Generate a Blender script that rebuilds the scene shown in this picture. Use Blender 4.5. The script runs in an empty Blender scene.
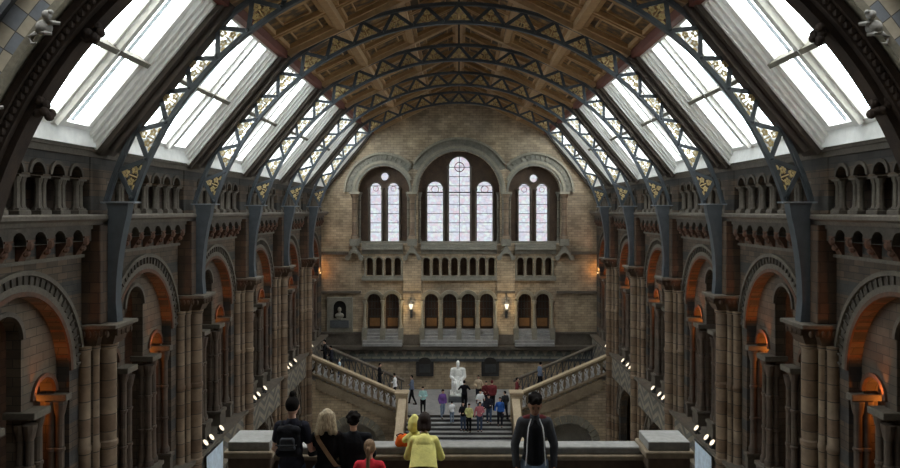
import bpy, bmesh, math, random
from mathutils import Vector, Matrix
random.seed(7)
SC = bpy.context.scene; COL = SC.collection
PI = math.pi; sin, cos = math.sin, math.cos
F = 726.0; CX, CY = 459.0, 210.0        # focal length, vanishing point of the 900x468 photograph

# ------------------------------------------------------------------ camera, sky, light, exposure
cam_d = bpy.data.cameras.new('camera'); cam = bpy.data.objects.new('camera', cam_d); COL.objects.link(cam)
cam.location = (0, 0, 0); cam.rotation_euler = (PI/2, 0, 0)
cam_d.sensor_width = 36; cam_d.lens = F/900*36
cam_d.shift_x = -(CX-450)/900; cam_d.shift_y = -(234-CY)/900
cam_d.clip_end = 300; cam_d.clip_start = 0.05
SC.camera = cam
W = bpy.data.worlds.new('overcast_sky'); SC.world = W; W.use_nodes = True
wn = W.node_tree; wb = wn.nodes['Background']
tc = wn.nodes.new('ShaderNodeTexCoord'); sx = wn.nodes.new('ShaderNodeSeparateXYZ'); cr = wn.nodes.new('ShaderNodeValToRGB')
wn.links.new(tc.outputs['Generated'], sx.inputs[0]); wn.links.new(sx.outputs['Z'], cr.inputs[0]); wn.links.new(cr.outputs[0], wb.inputs[0])
cr.color_ramp.elements[0].position = 0.0; cr.color_ramp.elements[0].color = (.86, .95, 1, 1)
cr.color_ramp.elements[1].position = 0.8; cr.color_ramp.elements[1].color = (1, 1, 1, 1)
wb.inputs[1].default_value = 5.0
SC.view_settings.view_transform = 'Standard'; SC.view_settings.look = 'None'
SC.view_settings.gamma = 1; SC.view_settings.use_curve_mapping = False
SC.view_settings.exposure = 1.5
SC.cycles.max_bounces = 7; SC.cycles.diffuse_bounces = 4; SC.cycles.glossy_bounces = 2; SC.cycles.transparent_max_bounces = 10
SC.cycles.sample_clamp_indirect = 4.0; SC.cycles.caustics_reflective = False; SC.cycles.caustics_refractive = False
def portal(loc, d, sx_, sy_):
    l = bpy.data.lights.new('sky_portal', 'AREA'); l.shape = 'RECTANGLE'; l.size = sx_; l.size_y = sy_
    l.cycles.is_portal = True
    o = bpy.data.objects.new('sky_portal', l); COL.objects.link(o); o.location = loc
    d = Vector(d).normalized(); y = Vector((0, 1, 0)) if abs(d.y) < .9 else Vector((0, 0, 1))
    x = y.cross(-d).normalized(); y = (-d).cross(x)
    o.rotation_euler = Matrix((x, y, -d)).transposed().to_euler()
    return o
for s in (-1, 1):
    portal((s*7.75, 30.5, 3.85), (-s*.774, 0, -.634), 4.6, 36)
portal((0, 49.3, 1.2), (0, -1, 0), 14, 7)
for s in (-1, 1): portal((s*6.5, 10.7, 9.5), (0, 0, -1), 10, 3)

# ------------------------------------------------------------------ materials
MAT = {}
class NT:
    def __init__(s, name, rough=.8, metal=0):
        s.m = bpy.data.materials.new(name); s.m.use_nodes = True; s.t = s.m.node_tree
        s.b = s.t.nodes['Principled BSDF']; s.b.inputs['Roughness'].default_value = rough; s.b.inputs['Metallic'].default_value = metal; s.b.inputs['Specular IOR Level'].default_value = .12 if name[:4] in ('hair', 'clot') else .3
        MAT[name] = s.m
    def n(s, typ, **kw):
        o = s.t.nodes.new(typ)
        for k, v in kw.items():
            if isinstance(k, str) and hasattr(o, k): setattr(o, k, v)
            else: o.inputs[k.replace('_', ' ')].default_value = v
        return o
    def l(s, a, b): s.t.links.new(a, b)
    def math(s, op, a, b=None):
        o = s.n('ShaderNodeMath', operation=op)
        for i, v in enumerate((a, b)):
            if v is None: continue
            if isinstance(v, (int, float)): o.inputs[i].default_value = v
            else: s.l(v, o.inputs[i])
        return o.outputs[0]
    def mix(s, fac, a, b, bt='MIX'):
        o = s.n('ShaderNodeMix', data_type='RGBA', blend_type=bt)
        for sock, v in ((o.inputs[0], fac), (o.inputs[6], a), (o.inputs[7], b)):
            if isinstance(v, (int, float)): sock.default_value = v
            elif isinstance(v, tuple): sock.default_value = (*v, 1)
            else: s.l(v, sock)
        return o.outputs[2]
    def noise(s, scale, vec=None, detail=3, rough=.6):
        o = s.n('ShaderNodeTexNoise'); o.inputs['Scale'].default_value = scale; o.inputs['Detail'].default_value = detail; o.inputs['Roughness'].default_value = rough
        if vec: s.l(vec, o.inputs['Vector'])
        return o.outputs[0]
    def ramp(s, fac, stops):
        o = s.n('ShaderNodeValToRGB'); e = o.color_ramp.elements
        while len(e) < len(stops): e.new(.5)
        for i, (p, c) in enumerate(stops): e[i].position = p; e[i].color = (*c, 1)
        s.l(fac, o.inputs[0]); return o.outputs[0]
    def pos(s): return s.n('ShaderNodeNewGeometry').outputs['Position']
    def xyz(s, v):
        o = s.n('ShaderNodeSeparateXYZ'); s.l(v, o.inputs[0]); return o.outputs
    def comb(s, x, y, z=0.0):
        o = s.n('ShaderNodeCombineXYZ')
        for i, v in enumerate((x, y, z)):
            if isinstance(v, (int, float)): o.inputs[i].default_value = v
            else: s.l(v, o.inputs[i])
        return o.outputs[0]
    def bump(s, h, st=.3, d=.02):
        o = s.n('ShaderNodeBump'); o.inputs['Strength'].default_value = st; o.inputs['Distance'].default_value = d
        s.l(h, o.inputs['Height']); s.l(o.outputs[0], s.b.inputs['Normal'])
    def col(s, c):
        if isinstance(c, tuple): s.b.inputs['Base Color'].default_value = (*c, 1)
        else: s.l(c, s.b.inputs['Base Color'])

def masonry(name, c1, c2, mortar, bw=.42, bh=.16, band=None, bandcol=(.1, .12, .14), period=1.05, width=.3, phase=0.0, var=.5):
    k = NT(name, .85); p = k.pos(); x, y, z = k.xyz(p)
    v = k.comb(k.math('ADD', x, y), z)
    b = k.n('ShaderNodeTexBrick'); k.l(v, b.inputs['Vector'])
    b.inputs['Scale'].default_value = 1; b.inputs['Brick Width'].default_value = bw; b.inputs['Row Height'].default_value = bh
    b.inputs['Mortar Size'].default_value = .01; b.inputs['Mortar Smooth'].default_value = .3; b.inputs['Bias'].default_value = -.1
    b.inputs['Color1'].default_value = (*c1, 1); b.inputs['Color2'].default_value = (*c2, 1); b.inputs['Mortar'].default_value = (*mortar, 1)
    c = b.outputs[0]
    if band:
        fr = k.math('FRACT', k.math('DIVIDE', k.math('ADD', z, 50+phase), period))
        c = k.mix(k.math('LESS_THAN', fr, width), c, k.mix(.25, bandcol, c))
    nz = k.noise(1.3, p, 5); big = k.noise(.35, p, 3)
    c = k.mix(1.0, c, k.ramp(nz, [(.25, (1-var,)*3), (.75, (1+var*.4,)*3)]), 'MULTIPLY')
    c = k.mix(1.0, c, k.ramp(big, [(.3, (.75, .75, .78)), (.7, (1.1, 1.06, 1))]), 'MULTIPLY')
    k.col(c); k.bump(b.outputs['Fac'], .5, -.012); return k
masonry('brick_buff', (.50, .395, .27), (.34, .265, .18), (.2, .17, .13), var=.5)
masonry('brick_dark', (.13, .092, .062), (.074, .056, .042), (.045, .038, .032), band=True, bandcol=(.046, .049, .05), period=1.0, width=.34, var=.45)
masonry('brick_grey', (.14, .107, .076), (.088, .068, .052), (.055, .046, .038), bw=.5, bh=.2, var=.45)
masonry('brick_brown', (.105, .068, .045), (.062, .044, .032), (.04, .032, .026), bw=.4, bh=.25, var=.4)
masonry('brick_spandrel', (.38, .33, .24), (.30, .26, .2), (.15, .14, .12), bw=.5, bh=.3, band=True, bandcol=(.13, .16, .2), period=1.2, width=.5)

def stone(name, c, c2, rough=.8, scale=2.2, st=.25):
    k = NT(name, rough); p = k.pos(); nz = k.noise(scale, p, 6, .65); fine = k.noise(14, p, 3)
    cc = k.mix(k.ramp(nz, [(.3, (0,)*3), (.7, (1,)*3)]), c, c2); cc = k.mix(1.0, cc, k.ramp(fine, [(.3, (.8,)*3), (.7, (1.1,)*3)]), 'MULTIPLY')
    k.col(cc); k.bump(fine, st, .015); return k
stone('stone_grey', (.15, .145, .12), (.24, .22, .175))
stone('stone_arch', (.20, .185, .14), (.30, .265, .2))
stone('stone_pale', (.50, .40, .26), (.62, .52, .36), .6)
stone('stone_step', (.20, .20, .20), (.30, .29, .28), .6)
stone('stone_slate', (.06, .066, .072), (.095, .10, .105), .7)
stone('stone_slab', (.19, .185, .17), (.26, .25, .23), .5)
stone('stone_tread', (.035, .035, .037), (.07, .07, .07), .6)
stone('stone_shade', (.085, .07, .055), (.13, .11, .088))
stone('terracotta', (.13, .058, .034), (.075, .046, .032), .8, 5)
stone('carved_brown', (.05, .032, .022), (.095, .06, .038))
stone('arch_brown', (.022, .015, .012), (.05, .032, .022))
stone('stone_tan', (.17, .13, .085), (.26, .205, .14))
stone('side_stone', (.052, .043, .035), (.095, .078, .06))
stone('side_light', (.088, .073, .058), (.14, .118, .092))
stone('carved_pale', (.24, .23, .21), (.36, .34, .31))
stone('marble', (.80, .80, .77), (.70, .70, .68), .4, 1.5, .1)
stone('bronze', (.022, .02, .018), (.04, .034, .028), .45)
stone('floor_stone', (.50, .44, .35), (.62, .56, .46), .4)
stone('stone_coping', (.36, .28, .185), (.50, .40, .27), .5)
stone('cream_arch', (.135, .115, .088), (.10, .085, .068))
# round shafts with alternating courses
def shaft(name, cols, per=.42):
    k = NT(name, .7); p = k.pos(); x, y, z = k.xyz(p)
    row = k.math('FLOOR', k.math('DIVIDE', z, per))
    wn_ = k.n('ShaderNodeTexWhiteNoise', noise_dimensions='2D'); k.l(k.comb(row, k.math('FLOOR', k.math('DIVIDE', y, 1.5))), wn_.inputs[0])
    c = k.ramp(wn_.outputs[0], [(i/(len(cols)-1), q) for i, q in enumerate(cols)])
    c = k.mix(1.0, c, k.ramp(k.noise(3, p, 5), [(.3, (.65,)*3), (.7, (1.15,)*3)]), 'MULTIPLY')
    fr = k.math('FRACT', k.math('DIVIDE', z, per))
    c = k.mix(k.math('LESS_THAN', fr, .06), c, (.06, .05, .04))
    k.col(c); k.bump(k.noise(20, p), .15, .01)
shaft('shaft_buff', [(.13, .083, .052), (.185, .125, .08), (.235, .17, .115), (.16, .112, .078)])
shaft('shaft_brown', [(.075, .052, .04), (.105, .074, .054), (.085, .065, .05)], .5)
shaft('shaft_grey', [(.14, .125, .10), (.20, .17, .13), (.16, .15, .125)], .6)
def plain(name, c, rough=.6, metal=0, var=.15):
    k = NT(name, rough, metal)
    k.col(k.mix(1.0, c, k.ramp(k.noise(5, k.pos(), 4), [(.3, (1-var,)*3), (.7, (1+var,)*3)]), 'MULTIPLY')); return k
plain('iron_blue', (.058, .068, .077), .5)
plain('iron_edge', (.18, .20, .22), .5)
plain('iron_dark', (.03, .03, .032), .5)
plain('gold', (.55, .42, .20), .45, .2)
plain('wood_rafter', (.055, .042, .033), .7)
plain('red_beam', (.12, .04, .028), .6)
plain('wood_frame', (.33, .20, .09), .6)
plain('wood_rib', (.42, .28, .15), .6)
plain('white_paint', (.80, .79, .76), .5, 0, .08)
plain('door_wood', (.05, .028, .018), .5)
plain('door_panel', (.26, .13, .05), .4)
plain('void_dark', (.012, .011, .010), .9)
plain('lamp_metal', (.05, .05, .05), .4)
plain('banner_cloth', (.55, .66, .78), .8)
plain('skin_light', (.62, .38, .28), .55, 0, .05); plain('skin_tan', (.30, .16, .10), .55, 0, .05)
plain('hair_dark', (.008, .006, .005), .9, 0, .5); plain('hair_brown', (.022, .013, .010), .6, 0, .4)
def hairmat(name, a, b):
    k = NT(name, .5); p = k.pos(); x, y, z = k.xyz(p)
    nz = k.noise(30, k.comb(k.math('MULTIPLY', x, 2.5), k.math('MULTIPLY', y, 2.5), k.math('MULTIPLY', z, .35)), 4)
    k.col(k.ramp(nz, [(.3, a), (.7, b)])); k.bump(nz, .6, .01)
hairmat('hair_blond', (.16, .115, .07), (.55, .45, .30)); hairmat('hair_lightbrown', (.10, .06, .035), (.30, .19, .11))
def cloth(name, c, var=.15):
    k = NT(name, .9); p = k.pos(); nz = k.noise(9, p, 4); 
    k.col(k.mix(1.0, c, k.ramp(nz, [(.3, (1-var,)*3), (.7, (1+var,)*3)]), 'MULTIPLY')); k.bump(k.noise(7, p, 3), .5, .03)
CL = dict(black=(.010, .010, .012), charcoal=(.035, .037, .042), navy=(.018, .018, .026), jeans=(.05, .075, .13), lightjeans=(.18, .24, .33), yellow=(.72, .66, .22),
          red=(.62, .035, .05), white=(.75, .76, .78), bluewhite=(.45, .60, .70), purple=(.16, .08, .28), maroon=(.16, .03, .035), pink=(.42, .14, .17), blue=(.03, .10, .35),
          greenblue=(.35, .55, .55), greyblue=(.14, .17, .24), orange=(.75, .13, .02), greyfab=(.05, .052, .058), beige=(.45, .36, .25), yellowgreen=(.50, .50, .22), darkred=(.10, .018, .02), tan=(.3, .2, .12), teal=(.10, .3, .28))
for c_, v_ in CL.items(): cloth('cloth_'+c_, v_)
# painted ceiling panels
k = NT('ceiling_panel', .7); p = k.pos()
vo = k.n('ShaderNodeTexVoronoi'); vo.inputs['Scale'].default_value = 3.2; k.l(p, vo.inputs['Vector'])
nz = k.noise(4.5, p, 5)
c = k.ramp(k.math('ADD', k.math('MULTIPLY', vo.outputs[0], .6), k.math('MULTIPLY', nz, .6)), [(.25, (.36, .21, .06)), (.5, (.17, .095, .035)), (.72, (.055, .04, .025))])
k.col(c)
# glass panes of the skylights
def glassy(name, build):
    m = bpy.data.materials.new(name); m.use_nodes = True; MAT[name] = m; t = m.node_tree; t.nodes.remove(t.nodes['Principled BSDF']); build(t, t.nodes['Material Output'])
def g1(t, out):
    tr = t.nodes.new('ShaderNodeBsdfTransparent'); tr.inputs[0].default_value = (.93, .955, .96, 1)
    gl = t.nodes.new('ShaderNodeBsdfGlossy'); gl.inputs[1].default_value = .1; 
    mx = t.nodes.new('ShaderNodeMixShader'); mx.inputs[0].default_value = .04; t.links.new(tr.outputs[0], mx.inputs[1]); t.links.new(gl.outputs[0], mx.inputs[2]); t.links.new(mx.outputs[0], out.inputs[0])
glassy('skylight_glass', g1)
def g2(t, out):
    g = t.nodes.new('ShaderNodeNewGeometry')
    def vor(sc, sm='F1', feat='F1'):
        v = t.nodes.new('ShaderNodeTexVoronoi'); v.feature = feat; v.inputs['Scale'].default_value = sc; t.links.new(g.outputs['Position'], v.inputs['Vector']); return v
    v = vor(5.5); r = t.nodes.new('ShaderNodeValToRGB'); e = r.color_ramp.elements
    e[0].position = 0; e[0].color = (.235, .228, .24, 1); e[1].position = 1; e[1].color = (.25, .262, .262, 1)
    for p_, c_ in ((.3, (.255, .25, .258)), (.55, (.255, .22, .228)), (.75, (.262, .262, .25))):
        q = e.new(p_); q.color = (*c_, 1)
    sp = t.nodes.new('ShaderNodeSeparateColor'); t.links.new(v.outputs['Color'], sp.inputs[0]); t.links.new(sp.outputs[0], r.inputs[0])
    d = vor(5.5, feat='DISTANCE_TO_EDGE'); lt = t.nodes.new('ShaderNodeMath'); lt.operation = 'LESS_THAN'; lt.inputs[1].default_value = .02; t.links.new(d.outputs[0], lt.inputs[0])
    mx = t.nodes.new('ShaderNodeMix'); mx.data_type = 'RGBA'; t.links.new(lt.outputs[0], mx.inputs[0]); t.links.new(r.outputs[0], mx.inputs[6]); mx.inputs[7].default_value = (.15, .14, .16, 1)
    tr = t.nodes.new('ShaderNodeBsdfTransparent'); t.links.new(mx.outputs[2], tr.inputs[0]); t.links.new(tr.outputs[0], out.inputs[0])
glassy('stained_glass', g2)
def emis(name, c, s):
    def b(t, out):
        e = t.nodes.new('ShaderNodeEmission'); e.inputs[0].default_value = (*c, 1); e.inputs[1].default_value = s; t.links.new(e.outputs[0], out.inputs[0])
    glassy(name, b)
emis('lamp_glow', (1, .84, .6), .6); emis('warm_glow', (1, .7, .35), 1.2)
# geometric tile frieze
k = NT('tile_frieze', .5); p = k.pos(); x, y, z = k.xyz(p)
u = k.math('ADD', x, y); fx = k.math('FRACT', k.math('DIVIDE', u, .62)); fz = k.math('FRACT', k.math('DIVIDE', k.math('ADD', z, 50), .56))
tri = k.math('LESS_THAN', k.math('MULTIPLY', k.math('ABSOLUTE', k.math('SUBTRACT', fx, .5)), 2.0), fz)
c = k.mix(tri, (.12, .14, .13), (.36, .33, .26)); k.col(k.mix(.3, c, k.ramp(k.noise(6, p), [(.3, (.1, .1, .1)), (.7, (.4, .38, .3))])))
# zigzag courses on the gallery front
k = NT('zigzag_stone', .7); p = k.pos(); x, y, z = k.xyz(p)
u = k.math('ADD', x, y); tw = k.math('MULTIPLY', k.math('ABSOLUTE', k.math('SUBTRACT', k.math('FRACT', k.math('DIVIDE', u, 1.6)), .5)), .9)
fr = k.math('FRACT', k.math('DIVIDE', k.math('ADD', k.math('ADD', z, tw), 50), .42))
c = k.mix(k.math('LESS_THAN', fr, .5), (.26, .23, .18), (.13, .125, .115))
k.col(k.mix(1.0, c, k.ramp(k.noise(2, p, 5), [(.3, (.6,)*3), (.7, (1.1,)*3)]), 'MULTIPLY'))

# ------------------------------------------------------------------ mesh helpers
I3 = lambda u, v, w: (u, v, w)
class MB:
    def __init__(s): s.v = []; s.f = []
    def add(s, vs, fs, mp=I3):
        o = len(s.v); s.v += [tuple(mp(*p)) for p in vs]; s.f += [tuple(i+o for i in f) for f in fs]; return s
    def box(s, x0, x1, y0, y1, z0, z1, mp=I3):
        vs = [(x, y, z) for x in (x0, x1) for y in (y0, y1) for z in (z0, z1)]
        return s.add(vs, [(0, 1, 3, 2), (4, 6, 7, 5), (0, 4, 5, 1), (2, 3, 7, 6), (0, 2, 6, 4), (1, 5, 7, 3)], mp)
    def frustum(s, cx, cy, z0, z1, a0, b0, a1, b1, mp=I3):
        vs = [(cx+i*a0, cy+j*b0, z0) for i, j in ((-1, -1), (1, -1), (1, 1), (-1, 1))]+[(cx+i*a1, cy+j*b1, z1) for i, j in ((-1, -1), (1, -1), (1, 1), (-1, 1))]
        return s.add(vs, [(0, 1, 2, 3), (4, 5, 6, 7), (0, 1, 5, 4), (1, 2, 6, 5), (2, 3, 7, 6), (3, 0, 4, 7)], mp)
    def lathe(s, prof, cx=0, cy=0, n=10, mp=I3):
        vs = []; fs = []
        for r, z in prof:
            for i in range(n): a = 2*PI*i/n; vs.append((cx+r*cos(a), cy+r*sin(a), z))
        for j in range(len(prof)-1):
            for i in range(n): fs.append((j*n+i, j*n+(i+1) % n, (j+1)*n+(i+1) % n, (j+1)*n+i))
        fs.append(tuple(range(n))); fs.append(tuple((len(prof)-1)*n+i for i in range(n)))
        return s.add(vs, fs, mp)
    def loft(s, rings, mp=I3, cap=True):
        n = len(rings[0]); vs = [p for r in rings for p in r]; fs = []
        for j in range(len(rings)-1):
            for i in range(n): fs.append((j*n+i, j*n+(i+1) % n, (j+1)*n+(i+1) % n, (j+1)*n+i))
        if cap: fs.append(tuple(range(n))); fs.append(tuple((len(rings)-1)*n+i for i in range(n)))
        return s.add(vs, fs, mp)
    def beam(s, p0, p1, w, h, up=(0, 0, 1), mp=I3):
        p0 = Vector(p0); p1 = Vector(p1); d = (p1-p0).normalized(); u = Vector(up)
        if abs(d.dot(u)) > .98: u = Vector((0, 1, 0))
        a = d.cross(u).normalized(); b = a.cross(d)
        return s.loft([[tuple(p+a*i*w/2+b*j*h/2) for i, j in ((-1, -1), (1, -1), (1, 1), (-1, 1))] for p in (p0, p1)], mp)
    def tube(s, pts, r, n=6, mp=I3):
        pts = [Vector(p) for p in pts]; rings = []
        for i, p in enumerate(pts):
            d = (pts[min(i+1, len(pts)-1)]-pts[max(i-1, 0)]).normalized(); u = Vector((0, 0, 1)) if abs(d.z) < .9 else Vector((0, 1, 0))
            a = d.cross(u).normalized(); b = a.cross(d); rr = r[i] if isinstance(r, (list, tuple)) else r
            rings.append([tuple(p+a*rr*cos(2*PI*j/n)+b*rr*sin(2*PI*j/n)) for j in range(n)])
        return s.loft(rings, mp)
    def ring(s, cu, cv, r0, r1, w0, w1, a0=0, a1=PI, n=24, mp=I3):     # arch in the (u,v) plane, depth w
        rings = []
        for i in range(n+1):
            a = a0+(a1-a0)*i/n; rings.append([(cu+r*cos(a), cv+r*sin(a), w) for r, w in ((r0, w0), (r1, w0), (r1, w1), (r0, w1))])
        return s.loft(rings, mp)
    def ell(s, c, r, n=10, m=7, mp=I3, rot=None):
        vs = []; fs = []
        for j in range(m+1):
            t = PI*j/m
            for i in range(n):
                a = 2*PI*i/n; p = Vector((r[0]*sin(t)*cos(a), r[1]*sin(t)*sin(a), r[2]*cos(t)))
                if rot is not None: p = rot @ p
                vs.append((c[0]+p.x, c[1]+p.y, c[2]+p.z))
        for j in range(m):
            for i in range(n): fs.append((j*n+i, j*n+(i+1) % n, (j+1)*n+(i+1) % n, (j+1)*n+i))
        return s.add(vs, fs, mp)
    def build(s, name, mat, parent=None, smooth=35, off=(0, 0, 0), bevel=0):
        me = bpy.data.meshes.new(name); ox, oy, oz = off
        me.from_pydata([(a-ox, b-oy, c-oz) for a, b, c in s.v], [], s.f)
        bm = bmesh.new(); bm.from_mesh(me); bmesh.ops.remove_doubles(bm, verts=bm.verts, dist=1e-5)
        bmesh.ops.recalc_face_normals(bm, faces=bm.faces); bm.to_mesh(me); bm.free()
        if smooth:
            me.polygons.foreach_set('use_smooth', [True]*len(me.polygons)); me.set_sharp_from_angle(angle=math.radians(smooth))
        me.materials.append(MAT[mat]); o = bpy.data.objects.new(name, me); COL.objects.link(o)
        if parent is not None: o.parent = parent
        if bevel:
            b = o.modifiers.new('bevel', 'BEVEL'); b.width = bevel; b.segments = 2; b.limit_method = 'ANGLE'
        return o
def plate_geo(outer, holes, d0, d1):
    cu = bpy.data.curves.new('t', 'CURVE'); cu.dimensions = '2D'; cu.fill_mode = 'BOTH'; cu.extrude = abs(d1-d0)/2
    for pts in [outer]+holes:
        sp = cu.splines.new('POLY'); sp.points.add(len(pts)-1)
        for i, p in enumerate(pts): sp.points[i].co = (p[0], p[1], 0, 1)
        sp.use_cyclic_u = True
    o = bpy.data.objects.new('t', cu); COL.objects.link(o); dg = bpy.context.evaluated_depsgraph_get()
    me = bpy.data.meshes.new_from_object(o.evaluated_get(dg)); c = (d0+d1)/2
    vs = [(v.co.x, v.co.y, v.co.z+c) for v in me.vertices]; fs = [tuple(p.vertices) for p in me.polygons]
    bpy.data.objects.remove(o); bpy.data.meshes.remove(me); bpy.data.curves.remove(cu)
    return vs, fs
def arch_pts(c, z0, spring, r, n=18, rv=None):
    rv = rv or r
    return [(c-r, z0)]+[(c-r*cos(PI*i/n), spring+rv*sin(PI*i/n)) for i in range(n+1)]+[(c+r, z0)]
def rect(u0, u1, v0, v1): return [(u0, v0), (u1, v0), (u1, v1), (u0, v1)]
def circ(c, d, r, n=20): return [(c+r*cos(2*PI*i/n), d+r*sin(2*PI*i/n)) for i in range(n)]
def tag(o, label=None, cat=None, group=None, kind=None):
    if label: o['label'] = label
    if cat: o['category'] = cat
    if group: o['group'] = group
    if kind: o['kind'] = kind
    return o
def thing(name, loc, label, cat, group=None, rz=0):
    o = bpy.data.objects.new(name, None); COL.objects.link(o); o.location = loc; o.rotation_euler = (0, 0, rz); o.empty_display_size = .2
    return tag(o, label, cat, group)
def struct(mb, name, mat, **k): o = mb.build(name, mat, **k); o['kind'] = 'structure'; return o
def kids(o): return [c for c in COL.objects if c.parent == o]
def copy_tree(o, loc=None, rz=None, label=None, group=None, parent=None):
    global KID
    c = o.copy(); COL.objects.link(c)
    if parent is not None: c.parent = parent
    if loc is not None: c.location = loc
    if rz is not None: c.rotation_euler = (0, 0, rz)
    if label: c['label'] = label
    if group: c['group'] = group
    for ch in KID.get(o.name, []): copy_tree(ch, parent=c)
    return c
KID = {}
def index_kids():
    KID.clear()
    for o in COL.objects:
        if o.parent: KID.setdefault(o.parent.name, []).append(o)
side_map = lambda X: (lambda y, z, w: (X+w, y, z))          # (along hall, height, outward) -> world on the right side
end_map = lambda Y: (lambda x, z, w: (x, Y+w, z))           # (across, height, depth) -> world facing the camera
ORD = {3: 'nearest to the viewer', 4: 'second from the viewer', 5: 'third from the viewer', 6: 'fourth from the viewer', 7: 'fifth and farthest from the viewer'}
BAY = {2: 'first bay from the viewer', 3: 'second bay from the viewer', 4: 'third bay from the viewer', 5: 'fourth bay from the viewer', 6: 'fifth bay from the viewer', 7: 'last bay beside the end wall'}
SIDES = ((1, 'right', 0.0), (-1, 'left', PI))
GROUND = -15.3; GAL = -8.9; EW = 48.0

# ------------------------------------------------------------------ the shell
struct(MB().box(-13.5, 13.5, -3, 49.5, GROUND-.3, GROUND), 'floor', 'floor_stone')
for s, nm, rz in SIDES:
    # wall with the great arches, the arches of the ground floor and the gallery arcade above
    holes = []
    for u in range(2, 8):
        y = 6*u+3
        holes.append(arch_pts(y, -8.85, -3.75, 1.95))
        holes.append(arch_pts(y, GROUND+.01, -11.6, 1.9))
    vs, fs = plate_geo(rect(12.65, EW, GROUND, -.35), holes, 0, .35)
    m = MB().add(vs, fs, side_map(9.1))
    if s < 0: m.v = [(-a, b, c) for a, b, c in m.v]
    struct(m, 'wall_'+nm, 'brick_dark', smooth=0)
    m = MB().box(13.0, 13.3, 12.65, EW, GROUND, 1.9).box(10.3, 13.0, 12.65, EW, -.6, -.35).box(10.3, 10.5, 12.65, EW, -.35, 1.9)
    m.box(9.0, 13.2, 12.62, 12.72, GROUND, 1.6)
    if s < 0: m.v = [(-a, b, c) for a, b, c in m.v]
    struct(m, 'wall_outer_'+nm, 'brick_brown', smooth=0)
    m = MB().box(9.42, 13.0, 12.6, EW, GAL-.3, GAL)
    if s < 0: m.v = [(-a, b, c) for a, b, c in m.v]
    struct(m, 'floor_gallery_'+nm, 'stone_shade', smooth=0)
    m = MB().box(9.0, 10.3, 12.6, EW, -.38, -.15)
    if s < 0: m.v = [(-a, b, c) for a, b, c in m.v]
    struct(m, 'floor_passage_'+nm, 'stone_shade', smooth=0)
    # string course
    m = MB()
    prof = [(8.66, -.10), (8.62, -.14), (8.62, -.22), (8.72, -.27), (8.76, -.36), (9.2, -.36), (9.2, -.10)]
    m.loft([[(x*s, y, z) for x, z in prof] for y in (12.65, EW)])
    struct(m, 'trim_%d' % (1 if s > 0 else 2), 'stone_shade')
    # head of the arcade and the roof over the passage
    m = MB().box(8.86*1, 9.35, 12.65, EW, 1.28, 1.5).box(8.80, 9.35, 12.65, EW, 1.42, 1.5).box(9.3, 10.5, 12.65, EW, 1.5, 1.9)
    if s < 0: m.v = [(-a, b, c) for a, b, c in m.v]
    struct(m, 'trim_%d' % (3 if s > 0 else 4), 'stone_shade')
    # front of the gallery with zigzag courses, and its ledge
    hol = [arch_pts(6*u+3, -11.5, -11.4, 1.55) for u in range(2, 8)]
    vs, fs = plate_geo(rect(12.6, EW, -11.5, -8.30), [[(max(min(a, 48), 12), b) for a, b in h] for h in []], 0, .15)
    m = MB().box(8.78, 9.1, 12.6, EW, -9.55, -8.30)
    if s < 0: m.v = [(-a, b, c) for a, b, c in m.v]
    struct(m, 'wall_gallery_front_'+nm, 'zigzag_stone', smooth=0)
    m = MB().box(8.62, 9.4, 12.6, EW, -8.30, -8.2).box(8.70, 9.4, 12.6, EW, -8.38, -8.3)
    if s < 0: m.v = [(-a, b, c) for a, b, c in m.v]
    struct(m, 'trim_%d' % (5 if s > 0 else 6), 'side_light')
# the ceiling: sloping coffered planes with a ridge
def ch(x): return 5.1+.48*(5.8-abs(x))
m = MB()
for s in (-1, 1):
    m.loft([[(s*5.75, y, ch(5.75)+.12), (0, y, ch(0)+.12), (0, y, ch(0)+.4), (s*5.75, y, ch(5.75)+.4)] for y in (12.66, 49)])
ceil = struct(m, 'ceiling', 'ceiling_panel', smooth=0)
fr = MB(); rb = MB(); rd = MB()
up = (0, 0, 1)
for s in (-1, 1):
    for x, w in ((3.88, .26), (1.95, .22)): rb.beam((s*x, 12.7, ch(x)+.02), (s*x, 48, ch(x)+.02), w, .24)
    rd.beam((s*5.74, 12.7, ch(5.74)-.02), (s*5.74, 48, ch(5.74)-.02), .22, .26)
    for u in range(2, 8):
        for j in range(3):
            y0 = 6*u+.3+j*1.8
            for xa, xb in ((5.62, 4.02), (3.74, 2.07), (1.83, .14)):
                a, b = (s*xa, s*xb)
                for yy in (y0+.12, y0+1.68): fr.beam((a, yy, ch(a)+.06), (b, yy, ch(b)+.06), .13, .16)
                for yy in (y0+.45, y0+1.35): fr.beam((s*(xa-.4), yy, ch(xa-.4)+.1), (s*(xb+.35), yy, ch(xb+.35)+.1), .045, .07)
                for xx in (xa-.08, xb+.08): fr.beam((s*xx, y0+.1, ch(xx)+.07), (s*xx, y0+1.7, ch(xx)+.07), .13, .14)
                for xx in (xa-.42, xb+.37): fr.beam((s*xx, y0+.45, ch(xx)+.1), (s*xx, y0+1.35, ch(xx)+.1), .045, .07)
    for u in range(3, 9):
        rb.beam((s*5.7, 6*u, ch(5.7)+.02), (0, 6*u, ch(0)+.02), .34, .3)
rb.beam((0, 12.7, ch(0)), (0, 48, ch(0)), .3, .3)
tag(fr.build('coffer_frame', 'wood_frame', ceil, smooth=0), 'golden brown coffer frames')
tag(rb.build('purlin', 'wood_rib', ceil, smooth=0), 'pale wooden purlins and ribs'); tag(rd.build('edge_beam', 'red_beam', ceil, smooth=0), 'dark red edge beams')
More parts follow.
